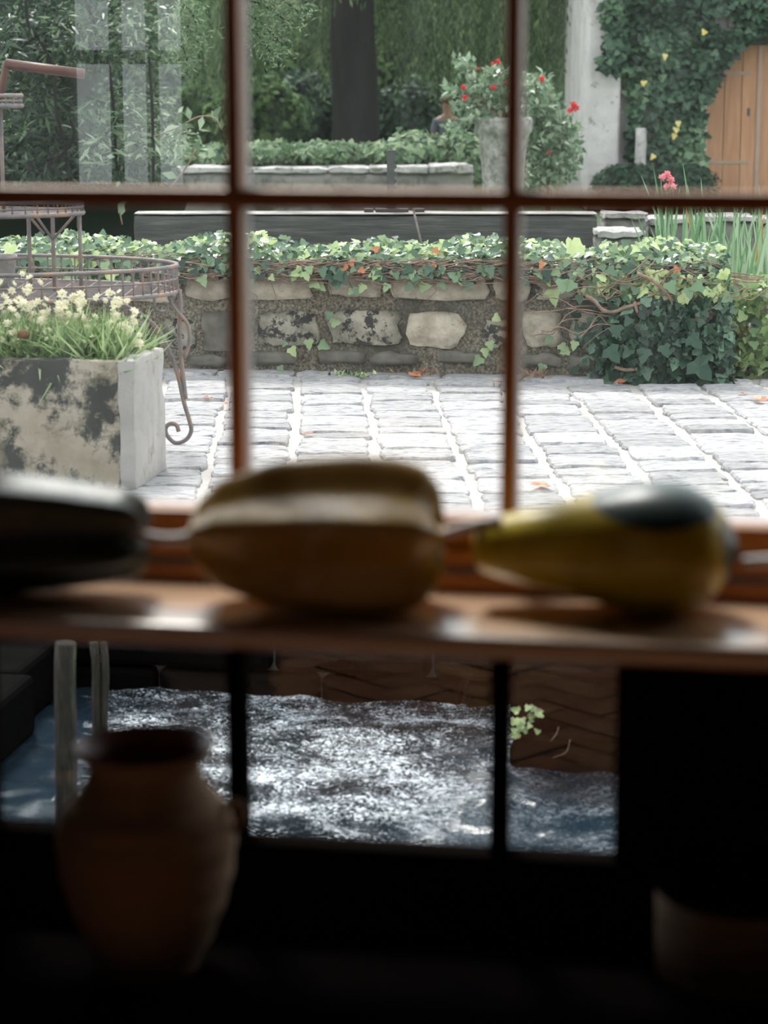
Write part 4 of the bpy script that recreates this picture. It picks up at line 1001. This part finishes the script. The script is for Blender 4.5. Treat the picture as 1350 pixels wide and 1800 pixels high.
for i, (pa, pb_, pt, dd) in enumerate(((1064, 1140, 384, 13.5), (1052, 1132, 415, 12.7), (1142, 1230, 392, 13.8), (1232, 1330, 388, 13.8), (1335, 1440, 392, 13.8))):
    a_ = at(pa, pt, dd); b_ = at(pb_, pt, dd); h = max(.1, a_.z)
    lbl = ['pale flat-topped block butting the right end of the timber beam', 'lower grey block in front of the beam end', 'pale block behind the left of the reeds', 'pale block behind the middle of the reeds', 'pale block behind the right of the reeds', 'grey block behind the plant stand, left end', 'grey block between plant stand and beam'][i]
    t = empty('stone_block', ((a_.x+b_.x)/2, (a_.y+b_.y)/2, GZ), lbl, 'stone', None, YAW); w = (b_-a_).length
    rough_box('block', (-w/2, 0, 0), (w/2, .35, h), M['grey_stone'], t, 9, .028, i); rough_box('pale_top', (-w/2, -.01, h-.01), (w/2, .35, h+.03), M['pale_stone'], t, 8, .016, i)  # paler slab on top of each grey block

# ------------------------------------------------------------------ REEDS
rc = on_z(1260, 560, GZ); rc = at(1270, 470, 12.3); rc.z = GZ
reed = empty('reeds', tuple(rc), 'tall upright green reed leaves behind the right end of the low wall', 'reeds')
def blade(base, tip, w, curl, m_, name='leaf', hook=0):
    n = 8; v = []; f = []; d = Vector(tip)-Vector(base); side = RT
    for i in range(n+1):
        t = i/n; p = Vector(base) + Vector((d.x*t**1.6, d.y*t**1.6, d.z*(t if not hook else math.sin(t*math.pi*.62)/math.sin(math.pi*.5))))
        ww = w*(1-t**2.2)*.5+.0008; v += [p - side*ww, p + side*ww*.0 + HF*ww*.4, p + side*ww]
    for i in range(n):
        q_ = i*3; f += [(q_, q_+1, q_+4, q_+3), (q_+1, q_+2, q_+5, q_+4)]
    me = pymesh(name, [p-rc for p in v], f); a = me.attributes.new('rnd', 'FLOAT', 'POINT'); a.data.foreach_set('value', np.full(len(v), random.random(), np.float32))
    return link(name, me, M[m_], reed)
for i in range(150):
    px = random.uniform(1150, 1400); D = random.uniform(11.6, 13.0); b = at(px, 470, D); b.z = GZ
    tp = at(px + random.gauss(0, 34), random.uniform(322, 440), D + random.gauss(0, .1))
    if tp.z < .3: continue
    blade(b, tp, random.uniform(.016, .034), 0, 'reed')
for (a_, c_, ty, m_) in ((1322, 1343, 345, 'reed_dry'), (1240, 1200, 340, 'reed_dry'), (1330, 1342, 380, 'reed_dry'), (1165, 1110, 385, 'reed'), (1172, 1118, 372, 'reed'), (1180, 1148, 290, 'reed'), (1230, 1200, 285, 'reed'), (1245, 1232, 312, 'reed'), (1200, 1127, 308, 'reed')):
    b = at(a_, 540, 12.0); b.z = GZ; blade(b, at(c_, ty, 12.0), .026, 0, m_)
pf_ = empty('pink_flowers', tuple(at(1172, 420, 13)), 'pink blooms on thin stalks left of the reeds, at the cross bar', 'flower')
pf_.location.z = GZ
mb = MB()
for (px, py) in ((1162, 314), (1172, 308), (1178, 318), (1175, 330), (1184, 330)):
    p = at(px, py, 13.0); link('bloom', pinkp, None, pf_, p-pf_.location, (1.0, random.uniform(-.4, .4), random.uniform(0, 6)), (.032,)*3)
    mb.tube([(0, 0, 0), (p-pf_.location)*.5+Vector((.01, 0, 0)), p-pf_.location], .004, 5)
mb.build('stalks', M['reed'], pf_)

# ------------------------------------------------------------------ FAR LOW WALL with ivy hedge, urn, roses
DF = 22.0
ta = at(318, 292, DF); tb_ = at(832, 292, DF); h_t = at(560, 292, DF).z
fw_ = empty('far_low_wall', (ta.x, ta.y, GZ), 'far pale stone wall with a flat bleached top beyond the beam', 'wall', None, YAW)
L_ = (tb_-ta).length
rough_box('rubble_face', (0, 0, 0), (L_, .4, h_t-.07), M['grey_stone'], fw_, 10, .02)
x = 0; i = 0
while x < L_-.05:
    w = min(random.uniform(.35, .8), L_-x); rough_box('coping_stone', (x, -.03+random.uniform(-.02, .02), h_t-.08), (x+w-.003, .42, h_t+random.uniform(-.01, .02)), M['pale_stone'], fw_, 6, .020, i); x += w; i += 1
x = -4
lw2 = empty('far_low_wall', tuple(at(40, 300, DF+.2)), 'far low stone wall seen through the shrub in the left panes', 'wall', None, YAW); lw2.location.z = GZ
rough_box('rubble_face', (-2, 0, 0), (1.6, .4, h_t-.05), M['grey_stone'], lw2, 8, .02); rough_box('coping_stone', (-2, -.03, h_t-.05), (1.6, .42, h_t), M['pale_stone'], lw2, 6, .012)
def bushbox(name, px0, px1, pyt, pyb, D, depth, n, size, m_, label, cat='hedge', T=T_QUAD, core='core', parent_z=None, rb=0):
    a_ = at(px0, pyb, D); b_ = at(px1, pyb, D); zt_ = at((px0+px1)/2, pyt, D).z; zb_ = max(GZ, at((px0+px1)/2, pyb, D).z)
    c = (a_+b_)/2; t = empty(name, (c.x, c.y, zb_), label, cat); w = (b_-a_).length
    k = max(2, int(w/depth)+1)
    P_ = []; Nn = []
    for i in range(k):
        cc = a_.lerp(b_, (i+.5)/k) + HF*(depth*.5); cc.z = (zt_+zb_)/2; rx = w/k*.62; rz = (zt_-zb_)/2*random.uniform(.92, 1.04)
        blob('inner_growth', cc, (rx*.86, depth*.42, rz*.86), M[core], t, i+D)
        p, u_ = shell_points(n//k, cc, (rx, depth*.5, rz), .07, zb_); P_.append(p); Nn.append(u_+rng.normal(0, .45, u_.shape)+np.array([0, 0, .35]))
    P_ = np.vstack(P_); Nn = np.vstack(Nn)
    local(leaves('foliage', P_, Nn, rng.uniform(.6, 1.2, len(P_))*size, T, M[m_], t), t); return t
bushbox('ivy_hedge', 400, 750, 256, 292, DF+.25, .7, 6500, .085, 'hedge_pale', 'flat band of pale ivy growing on the far low wall', 'hedge', T_IVY)
bushbox('ivy_hedge', 690, 850, 236, 330, DF+.6, .8, 3800, .085, 'hedge_pale', 'rounded ivy bush left of the stone urn pedestal', 'hedge', T_IVY)
bushbox('ivy_hedge', 250, 420, 262, 300, DF+.35, .7, 2600, .085, 'hedge_pale', 'ivy band on the far wall left of the left glazing bar', 'hedge', T_IVY)
DU = 20.0; uc = at(884, 330, DU); uc.z = GZ; ku = DU/FPX; uh = at(884, 207, DU).z
ur = empty('stone_pedestal', tuple(uc), 'grey weathered stone urn pedestal under the rose bush', 'pedestal')
prof = [(44, 0), (46, .0), (47, uh*.10), (40, uh*.14), (36, uh*.20), (34, uh*.45), (37, uh*.62), (42, uh*.80), (44, uh*.86), (50, uh*.89), (50, uh*.98), (47, uh), (1, uh)]
me = lathe('body', [(a_*ku, b_) for a_, b_ in prof], 32)
for v_ in me.vertices: v_.co += Vector([noise.noise(v_.co*9+Vector((k_, 0, 0))) for k_ in (0, 9, 18)])*.012
link('body', me, M['pale_urn'] if 'pale_urn' in M else mat('lichened_stone', [(.35, (.16, .155, .14)), (.55, (.36, .35, .32)), (.75, (.55, .53, .50))], 14, .95, .8), ur)
def rosebush(label, pts, px0, px1, py0, py1, n, D, flowers, base_px, base_py):
    b = at(base_px, base_py, D); b.z = max(GZ, b.z) if base_py < 300 else GZ
    t = empty('rose_bush', tuple(b), label, 'rose bush')
    P_ = []
    for (cx_, cy_, rx, ry, nn) in pts:
        u_ = rng.normal(size=(nn, 3)); u_ /= np.linalg.norm(u_, axis=1, keepdims=True); u_ *= rng.random((nn, 1))**.4
        c = at(cx_, cy_, D); P_.append(np.array(c) + u_*np.array([rx*D/FPX, .35, ry*D/FPX]))
    P_ = np.vstack(P_)
    local(leaves('foliage', P_, rng.normal(size=P_.shape)+np.array([0, -.5, .6]), rng.uniform(.05, .11, len(P_)), T_LEAF, M['rosegreen'], t), t)
    mb = MB()
    for (cx_, cy_, rx, ry, nn) in pts:
        c = at(cx_, cy_, D); mid = b.lerp(c, .5)+Vector((random.gauss(0, .06), 0, .05)); mb.tube(smooth_path([b, mid, c], 4), .009, 5)
    local(mb.build('canes', M['twig'], t), t)
    for (px, py, s_) in flowers:
        p = at(px, py, D-.3); link('rose', redp, None, t, p-t.location, (random.uniform(.6, 1.3), random.uniform(-.4, .4), random.uniform(0, 6)), (s_*ku,)*3)
    return t
rosebush('red-flowered rose bush arching above the stone pedestal', [(812, 112, 22, 16, 70), (795, 158, 14, 12, 40), (815, 180, 22, 18, 70), (845, 150, 26, 20, 110), (870, 130, 26, 16, 100), (880, 170, 26, 26, 200), (840, 205, 30, 12, 90), (905, 150, 30, 30, 180), (800, 218, 24, 10, 50)], 0, 0, 0, 0, 0, DU,
         [(872, 110, 8), (812, 156, 8), (818, 173, 7), (870, 156, 8), (840, 122, 4), (893, 146, 5), (868, 112, 5)], 884, 206)
rosebush('tall rose bush with a vivid red bloom between pedestal and pale pillar', [(945, 150, 24, 24, 180), (960, 190, 32, 26, 260), (985, 220, 34, 26, 280), (950, 250, 36, 30, 360), (975, 290, 42, 34, 440), (940, 310, 30, 30, 300), (1005, 260, 20, 30, 160), (930, 200, 20, 30, 160)], 0, 0, 0, 0, 0, DU+.6,
         [(1004, 186, 10), (1012, 192, 10), (1003, 197, 8), (949, 141, 9), (966, 270, 5)], 965, 330)

# ------------------------------------------------------------------ HOUSE WALL, PILLAR, DOOR
DH = 25.0
def HL(px, py, D=DH): p = at(px, py, D); return p
ha = HL(1026, 300); hz = 4.6
house = empty('house_wall', (ha.x, ha.y, GZ), 'pale rendered garden house wall with an arched orange door', 'building', None, YAW)
k = DH/FPX
W_ = (1900-1026)*k
dx0, dx1 = (1238-1026)*k, (1238+210-1026)*k; dz = HL(1300, 78).z
rough_box('pillar', (0, -.25, 0), (58*k, .35, hz), M['plaster_out'], house, 10, .02)
rough_box('wall', (50*k, 0, 0), (dx0, .35, hz), M['plaster_out'], house, 10, .02, 3)
rough_box('wall', (dx1, 0, 0), (W_, .35, hz), M['plaster_out'], house, 10, .02, 5)
rough_box('wall', (dx0-.01, 0, dz+.10), (dx1+.01, .35, hz), M['plaster_out'], house, 10, .02, 6)
rough_box('lintel', (dx0-.25, -.05, dz), (dx1+.25, .25, dz+.11), M['beam'], house, 6, .008)
rough_box('stone', ((1268-1026)*k, -.06, HL(1268, 49).z), ((1299-1026)*k, .05, HL(1268, 31).z), M['pale_stone'], house, 3, .006)
rough_box('roof_slab', (-.3, -.3, hz), (W_+.3, 3.2, hz+.15), M['grey_stone'], house, 6, .02)
rough_box('return_wall', (0, .3, 0), (.35, 3.0, hz), M['plaster_out'], house, 6, .02)
dr = empty('door', (0, 0, 0)); dr.parent = house; dr.location = (dx0, .06, 0); dr['label'] = 'orange wooden plank door with a central strip'
nb = 7; pw = (dx1-dx0)/nb
for i in range(nb): box('plank', (i*pw+.004, 0, .02), ((i+1)*pw-.004, .045, dz-.005), M['door'], dr, .004)
xm = (1328-1238)*k; box('centre_strip', (xm-.025, -.02, .02), (xm+.025, .0, dz-.01), M['door_strip'], dr, .004)
box('keyhole_plate', (xm-.13, -.006, EYE-.36), (xm-.10, .002, EYE-.27), M['iron_dark'], dr, .002)
for zz in (.5, 1.5): box('hinge_band', (.02, -.006, zz), (.5, .002, zz+.04), M['door_strip'], dr, .002)
# old timber rail and post foot at the pillar
hp = HL(1115, 330, DH-.5)
tag(rough_box('weathered_post', (0, 0, 0), (.12, .12, HL(1115, 225, DH-.5).z), M['pale_stone'], None, 4, .01), 'short pale weathered post in the ivy beside the pillar', 'post').location = (hp.x, hp.y, GZ)
ci = empty('climbing_ivy', (ha.x, ha.y, GZ), 'dense dark climbing ivy covering the garden house around the door', 'ivy')
def ivy_edge(px, py):     # is this spot covered?
    if px > 1420: return py < 80
    nz_ = 14*noise.noise(Vector((px*.03, py*.03, 0))) + 7*noise.noise(Vector((px*.09, py*.09, 4)))
    left = 1062 + nz_ if py < 130 else (1090+nz_+ (py-130)*.35 if py < 180 else 1105+nz_)
    if py < 0: left = 1075+nz_*2 + py*.0
    if px < left: return False
    # door outline
    if px > 1238:
        lim = 62 + nz_*.4
        if px < 1330: lim = 62 + (1330-px)**1.35*.28 + nz_*.5
        lim = min(lim, 345 if px < 1252+nz_*.6 else 190)
        if py > lim: return False
    if 1125 < px < 1160 and 170 < py < 260 and nz_ > -4: return random.random() < .35
    if 1262 < px < 1302 and 28 < py < 56: return False
    return True
P_ = []
while len(P_) < 15000:
    px = random.uniform(1040, 1560); py = random.uniform(-330, 345)
    if ivy_edge(px, py):
        th = .05+.30*max(0, noise.noise(Vector((px*.012, py*.012, 2)))+.35)
        P_.append(tuple(at(px, py, DH-.10-th*random.random()-(.27 if px < 1095 else 0))))
P_ = np.array(P_)
cl = np.array([noise.noise(Vector(p)*1.7) for p in P_])
local(leaves('leaf_mass', P_, rng.normal(0, .45, P_.shape)+np.array(tuple(-HF))*.9+np.array([0, 0, .5]), rng.uniform(.055, .11, len(P_)), T_IVY, M['climb'] if 'climb' in M else leafmat('climbing_ivy_leaf', [(.018, .045, .028), (.045, .095, .055), (.10, .18, .10), (.20, .30, .17)], .2, .5, .4), ci, rnd=rng.random(len(P_))*.75+cl*.6), ci)
yl = leaf_variants('yellow_leaf', T_IVY, M['yellowleaf'], 2)
for (px, py) in ((1169, 95), (1128, 148), (1192, 213), (1192, 231), (1186, 235), (1150, 272), (1205, 300), (1240, 60)):
    place_leaf(random.choice(yl), at(px, py, DH-.5), -HF+Vector((random.gauss(0, .2), 0, .2)), (random.gauss(0, 1), 0, random.gauss(0, 1)), .075, ci, 'yellow_leaf')
bushbox('ground_shrub', 1060, 1250, 290, 360, DH-.9, .6, 2600, .08, 'hedge', 'dark low shrub at the foot of the pale pillar', 'shrub', T_LEAF)

# ------------------------------------------------------------------ WILLOW: trunk and curtains
DW = 31.0
tw = at(624, 260, DW); tw.z = GZ
wil = empty('weeping_willow', tuple(tw), 'big weeping willow with a thick dark trunk and hanging green curtains', 'tree')
kw = DW/FPX
pts = [Vector((0, 0, -.1)), Vector((0, 0, .3)), Vector((.0, 0, 1.2)), Vector((-.03, 0, 2.2)), Vector((0, 0, 3.2)), Vector((.1, 0, 4.0)), Vector((.2, 0, 4.8))]
v, f = tube_vf(smooth_path(pts, 5), [(.36-.004*i) if i > 3 else .44-.02*i for i in range(31)], 22)
v = [p + (p-Vector((0, 0, p.z))).normalized()*.03*noise.noise(Vector((math.atan2(p.y, p.x)*3, p.z*.7, 0))) for p in v]
link('trunk', pymesh('trunk', v, f), M['bark'], wil)
for (dx, dy, dz_) in ((-3.5, -1, 5.3), (3.2, -1.5, 5.4), (-1.5, 2, 5.5), (1.5, -2.5, 5.3), (4.8, 1, 5.1)):
    mb = MB(); mb.tube(smooth_path([(0.1, 0, 3.6), (dx*.35, dy*.35, 4.6), (dx, dy, dz_)], 5), [.17-.011*i for i in range(11)], 9); mb.build('limb', M['bark'], wil)
def strands(n, pxr, D0, D1, low, m_, name, parent, leaf=.12, step=.05, top=5.3):
    P_ = []; Sp = []; Sz = []; Rn = []
    for i in range(n):
        px = random.uniform(*pxr); D = random.uniform(D0, D1); yl_ = low(px) + random.gauss(0, 26)
        b = at(px, yl_, D); z0 = max(b.z, .7); L = min(top-z0, random.uniform(2.0, 6)); m__ = int(L/step); cr = random.random()
        ph = random.uniform(0, 6)
        for k_ in range(m__):
            z = z0 + k_*step; P_.append((b.x+.05*math.sin(z*1.3+ph)+random.gauss(0, .02), b.y+random.gauss(0, .02), z)); Sp.append((random.gauss(0, .35), random.gauss(0, .35), -1)); Sz.append(leaf*random.uniform(.7, 1.2)); Rn.append(.15+.6*cr+random.random()*.25)
    o = leaves(name, P_, rng.normal(size=(len(P_), 3))*np.array([1, 1, .3]), Sz, T_WIL, M[m_], parent, np.array(Sp), rnd=np.array(Rn)); return local(o, parent)
low1 = lambda px: 110 + 55*noise.noise(Vector((px*.009, 0, 0))) + 25*noise.noise(Vector((px*.04, 3, 0))) + (40 if px > 700 else 0) - (30 if 660 < px < 760 else 0)
strands(620, (240, 1060), DW+.8, DW+3.5, low1, 'willow', 'far_curtain', wil)
strands(260, (330, 1060), DW-4, DW-.8, lambda px: low1(px)-(150 if 560 < px < 690 else 60), 'willow', 'near_curtain', wil)
strands(70, (905, 1040), DW-3, DW-1, lambda px: 128, 'willow', 'right_curtain', wil)
strands(60, (335, 400), DW-6, DW-3, lambda px: 60, 'willow', 'left_curtain', wil)
P_, u_ = shell_points(4200, (tw.x, tw.y, 5.2), (6.6, 4, .9), .10)
o = leaves('crown', P_, u_+rng.normal(0, .5, u_.shape), rng.uniform(.25, .45, len(P_)), T_LEAF, M['willow'], wil); local(o, wil)

# ------------------------------------------------------------------ far shrubs and trees
def roundbush(name, px, pyt, pyb, wpx, D, n, sz, m_, label, cat='shrub', T=T_QUAD, zb=None):
    k_ = D/FPX; t_ = at(px, pyt, D); b = at(px, pyb, D); zb_ = GZ if zb is None else zb
    c = Vector((b.x, b.y, (t_.z+zb_)/2)); r = (wpx*k_/2, wpx*k_/2*.8, (t_.z-zb_)/2)
    t = empty(name, (b.x, b.y, zb_), label, cat)
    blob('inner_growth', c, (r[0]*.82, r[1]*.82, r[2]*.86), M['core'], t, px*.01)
    p, u_ = shell_points(n, c, r, .09, zb_); local(leaves('foliage', p, u_+rng.normal(0, .5, u_.shape)+np.array([0, 0, .3]), rng.uniform(.6, 1.3, n)*sz, T, M[m_], t), t)
    mb = MB(); mb.tube([(0, 0, -.05), (0, 0, r[2])], .06, 7); mb.build('stem', M['bark'], t); return t
bl_ = [(455, 140, 150, 36, 'far', 'yellow-green bush far behind, left part of the middle upper pane'), (540, 135, 120, 38, 'hedge', 'dark bush immediately left of the willow trunk'), (715, 150, 130, 37, 'hedge', 'teal-green bush immediately right of the willow trunk'),
       (800, 135, 150, 39, 'hedge', 'dark bush behind the seated person'), (370, 150, 140, 37, 'far', 'bush behind the left glazing bar'), (930, 140, 150, 40, 'hedge', 'dark bush behind the right glazing bar'), (1010, 130, 120, 41, 'hedge', 'dark bush left of the pale pillar'),
       (260, 120, 160, 38, 'hedge', 'dark bush behind the left upper pane shrub'), (120, 110, 180, 39, 'hedge', 'dark bush far left beyond the shrub'), (640, 170, 80, 42, 'far', 'small bright bush peeping behind the willow trunk')]
for (px, pyt, w, D, m_, lb) in bl_: roundbush('background_bush', px, pyt, 250, w, D, 3000, .16, m_, lb)
tl_ = [(-250, 8, 50), (60, 7.8, 56), (330, 8, 51), (560, 7.6, 57), (780, 8, 52), (1000, 7.8, 50), (1230, 7.6, 56), (1480, 9.5, 51)]
names = ['outermost on the left', 'second from the left', 'behind the left glazing bar', 'left of the willow trunk', 'right of the willow trunk', 'behind the pale pillar', 'behind the garden house', 'outermost on the right']
for (px, h, D), nm in zip(tl_, names):
    b = at(px, 200, D); b.z = GZ; t = empty('background_tree', tuple(b), 'tall dense green tree closing the garden, ' + nm, 'tree')
    k_ = D/FPX; r = (3.6, 2.8, h/2*.86); c = Vector((b.x, b.y, h*.49))
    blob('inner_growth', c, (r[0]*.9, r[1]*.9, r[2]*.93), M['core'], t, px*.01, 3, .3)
    p, u_ = shell_points(9000, c, r, .10, .1); keep = p[:, 2] < 9; sz = np.where(keep, .24, .5)*rng.uniform(.7, 1.3, len(p))
    o = leaves('crown', p, u_+rng.normal(0, .6, u_.shape)+np.array([0, 0, .2]), sz, T_QUAD, M['far'], t); local(o, t)
    mb = MB(); mb.tube([(0, 0, -.1), (0, 0, h*.5)], .25, 10); mb.build('trunk', M['bark'], t)

bushbox('tall_hedge', -420, 1760, 15, 262, 44, 1.6, 16000, .26, 'far', 'long tall green hedge closing the view behind the bushes', 'hedge')
# ------------------------------------------------------------------ big shrub filling the upper left pane
DS = 15.5
sb = at(90, 420, DS); sb.z = GZ
shb = empty('leafy_shrub', tuple(sb), 'large tangled shrub with long narrow leaves filling the upper left pane', 'shrub')
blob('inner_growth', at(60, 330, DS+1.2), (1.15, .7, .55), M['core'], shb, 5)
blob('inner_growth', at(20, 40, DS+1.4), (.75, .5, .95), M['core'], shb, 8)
P_ = []; Rn = []
for (cx_, cy_, rx, ry, nn, br) in ((60, 290, 110, 60, 2100, .15), (200, 290, 110, 50, 1700, .3), (230, 200, 80, 60, 800, .5), (60, 200, 70, 60, 900, .3), (60, 80, 80, 80, 1700, .25), (180, 60, 90, 70, 1500, .4), (270, 60, 45, 60, 420, .5), (290, 250, 60, 40, 380, .75), (220, 260, 70, 30, 450, .85), (-80, 200, 120, 200, 1600, .2), (150, -80, 160, 90, 1600, .3)):
    u_ = rng.normal(size=(nn, 3)); u_ /= np.linalg.norm(u_, axis=1, keepdims=True); u_ *= rng.random((nn, 1))**.45
    P_.append(np.array(at(cx_, cy_, DS)) + u_*np.array([rx*DS/FPX, .7, ry*DS/FPX])); Rn.append(np.clip(br+rng.normal(0, .22, nn), 0, 1))
P_ = np.vstack(P_); Rn = np.hstack(Rn); n = len(P_)
h = n//2; idx = rng.permutation(n); A_, B_ = idx[:h], idx[h:]
sp = np.c_[rng.normal(0, 1, n), rng.normal(0, .6, n), rng.normal(-.5, .5, n)]
local(leaves('long_leaves', P_[A_], rng.normal(0, .6, (h, 3))+np.array([0, -.7, .6]), rng.uniform(.06, .15, h), T_LONG, M['shrub'], shb, sp[A_], rnd=Rn[A_]), shb)
local(leaves('small_leaves', P_[B_], rng.normal(0, .6, (n-h, 3))+np.array([0, -.7, .6]), rng.uniform(.035, .07, n-h), T_LEAF, M['shrub'], shb, sp[B_], rnd=Rn[B_]), shb)
for pts in ([(45, 0), (50, 45), (65, 62), (85, 100), (95, 130)], [(95, 130), (100, 200), (115, 260), (118, 330)], [(65, 62), (40, 80), (20, 85)], [(190, 110), (200, 190), (205, 300)], [(262, 100), (268, 200), (270, 320)], [(60, 310), (110, 270), (130, 240), (125, 210)], [(150, 0), (170, 60), (165, 130)]):
    mb = MB(); mb.tube(smooth_path([at(a_, b_, DS-.45) for a_, b_ in pts], 5), .012, 6); local(mb.build('branch', M['bark'], shb), shb)
vl = leaf_variants('leaf', T_LEAF, M['shrub'], 6)
for pts in ([(270, 240), (310, 225), (350, 205), (378, 208), (390, 228)], [(300, 330), (330, 290), (345, 262)], [(345, 400), (365, 388), (395, 378)], [(215, 395), (210, 360), (225, 345)]):
    mb = MB(); q_ = [at(a_, b_, DS-1.0) for a_, b_ in pts]; sm = smooth_path(q_, 5); mb.tube(sm, .005, 5); local(mb.build('shoot', M['lime'] if 'x' in M else M['twig'], shb), shb)
    for i in range(2, len(sm), 3): place_leaf(vl[random.choice((3, 4, 5))], sm[i], (random.gauss(0, .3), -1, .4), (random.gauss(0, 1), 0, random.gauss(0, 1)), random.uniform(.07, .12), shb)
# conifer sprays hanging in at the top
cf = empty('conifer_branch', tuple(at(470, -60, 14)), 'dark conifer sprays hanging into the top left of the middle pane', 'tree branch')
mb = MB(); P_ = []; Sp = []
for (a_, b_, c_, d_) in ((425, -40, 525, 22), (430, 0, 500, 35), (425, 20, 495, 78), (425, 40, 475, 92), (428, -50, 540, 5), (322, 10, 345, 40), (318, 40, 348, 75), (316, 80, 330, 110)):
    p0, p1 = at(a_, b_, 14), at(c_, d_, 14); sm = smooth_path([p0, p0.lerp(p1, .5)+Vector((0, 0, .03)), p1], 8); mb.tube(sm, .006, 5)
    for p in sm:
        for q_ in range(26): P_.append(tuple(p+Vector((random.gauss(0, .045), random.gauss(0, .05), random.gauss(-.02, .045))))); Sp.append((random.gauss(.3, .8), random.gauss(0, .5), random.gauss(-.2, .6)))
local(mb.build('twigs', M['bark'], cf), cf)
local(leaves('needles', P_, rng.normal(size=(len(P_), 3)), rng.uniform(.03, .055, len(P_)), T_LONG, M['hedge_pale'], cf, np.array(Sp)), cf)

# ------------------------------------------------------------------ sprig on the pier by the stream
sg = on_z(925, 1345, WZ); sgp = at(925, 1268, (sg-O).dot(HF)-.03)
spg = empty('leafy_sprig', tuple(sgp), 'small bright green leafy sprig hanging over the dark stream bank', 'plant')
for i in range(34):
    p = at(random.uniform(902, 950), random.uniform(1240, 1290), (sg-O).dot(HF)-.05-random.random()*.05)
    if (p-sgp).length > .07: continue
    place_leaf(vb[random.choice((4, 5, 6, 7))], p, (random.gauss(0, .5), -1, .8), (random.gauss(0, 1), 0, random.gauss(0, 1)), random.uniform(.018, .030), spg)
mb = MB()
for (pts) in ([(905, 1300), (915, 1285), (925, 1262), (940, 1245)], [(900, 1290), (920, 1275), (945, 1258)], [(968, 1303), (978, 1290), (982, 1278)], [(972, 1332), (995, 1322), (1002, 1300)]):
    mb.tube(smooth_path([at(a_, b_, (sg-O).dot(HF)-.05) for a_, b_ in pts], 4), .0014, 5)
local(mb.build('stems', M['twig'], spg), spg)

# ------------------------------------------------------------------ seated person far off beyond the hedge
DP = 34.0
pp = at(786, 250, DP); 
bench = empty('garden_bench', (pp.x, pp.y+.0, GZ), 'low wooden garden bench half hidden behind the far ivy', 'bench', None, YAW)
box('seat', (-.6, -.2, .30), (.6, .2, .34), M['beam'], bench, .005)
for s_ in (-1, 1):
    for y in (-.15, .15): box('leg', (s_*.5-.03, y-.03, -.012), (s_*.5+.03, y+.03, .30), M['beam'], bench, .003)
per = empty('person', (pp.x, pp.y, .34), 'distant person with reddish hair and grey top, seated behind the ivy hedge', 'person', None, YAW+math.pi)
def skinned(name, verts, edges, rad, m_, parent, root=0):
    me = bpy.data.meshes.new(name); me.from_pydata(verts, edges, []); me.update(); o = link(name, me, m_, parent)
    md = o.modifiers.new('skin', 'SKIN')
    for i, r_ in enumerate(rad): o.data.skin_vertices[0].data[i].radius = (r_, r_)
    o.data.skin_vertices[0].data[root].use_root = True
    sb_ = o.modifiers.new('sub', 'SUBSURF'); sb_.levels = 1; sb_.render_levels = 2; return o
V_ = [(0, 0, .09), (0, 0, .25), (0, .01, .42), (0, .01, .52), (0, 0, .60), (0, 0, .70), (0, -.01, .76), (0, -.01, .82),
      (-.17, 0, .49), (-.22, .06, .27), (-.12, .22, .16), (-.10, .27, .15), (.17, 0, .49), (.22, .06, .27), (.12, .22, .16), (.10, .27, .15),
      (-.10, .02, .08), (-.12, .42, .09), (-.12, .42, -.28), (-.12, .52, -.31), (.10, .02, .08), (.12, .42, .09), (.12, .42, -.28), (.12, .52, -.31)]
E_ = [(0, 1), (1, 2), (2, 3), (3, 4), (4, 5), (5, 6), (6, 7), (3, 8), (8, 9), (9, 10), (10, 11), (3, 12), (12, 13), (13, 14), (14, 15), (0, 16), (16, 17), (17, 18), (18, 19), (0, 20), (20, 21), (21, 22), (22, 23)]
Rd = [.13, .13, .14, .11, .05, .085, .09, .06, .06, .045, .03, .03, .06, .045, .03, .03, .085, .06, .045, .04, .085, .06, .045, .04]
skinned('body', V_, E_, Rd, M['skin'], per)
skinned('shirt', [(0, 0, .08), (0, 0, .25), (0, .01, .42), (0, .01, .525), (-.17, 0, .49), (-.22, .06, .29), (.17, 0, .49), (.22, .06, .29)], [(0, 1), (1, 2), (2, 3), (3, 4), (4, 5), (3, 6), (6, 7)], [.15, .15, .155, .12, .075, .06, .075, .06], M['shirt'], per)
skinned('trousers', [(0, 0, .10), (-.10, .02, .09), (-.12, .42, .09), (-.12, .42, -.26), (.10, .02, .09), (.12, .42, .09), (.12, .42, -.26)], [(0, 1), (1, 2), (2, 3), (0, 4), (4, 5), (5, 6)], [.14, .10, .075, .06, .10, .075, .06], M['trousers'], per)
bm = bmesh.new(); bmesh.ops.create_icosphere(bm, subdivisions=3, radius=1)
for v_ in bm.verts: v_.co = Vector((v_.co.x*.095, v_.co.y*.10-.02-(.0 if v_.co.z > 0 else .03), v_.co.z*.12+.755))
link('hair', bm_mesh('hair', bm, True), M['hairred'], per)

# ------------------------------------------------------------------ repeats share a group
GROUPS = {'background_bush': 'bushes beyond the far low wall', 'background_tree': 'tall trees closing the garden', 'fallen_leaf': 'fallen leaves on the paving',
          'mossy_stake': 'wooden stakes in the stream', 'stone_block': 'pale-topped stone blocks behind the low wall', 'star_gourd': 'gourds on the sill', 'pear_gourd': 'gourds on the sill',
          'weed_tuft': 'weeds at the wall foot', 'ivy_hedge': 'ivy growing on the far low wall', 'rose_bush': 'red rose bushes by the pedestal', 'far_low_wall': 'far low stone walls'}
for o in list(C.objects):
    if o.parent is None and o.name.split('.')[0] in GROUPS: o['group'] = GROUPS[o.name.split('.')[0]]
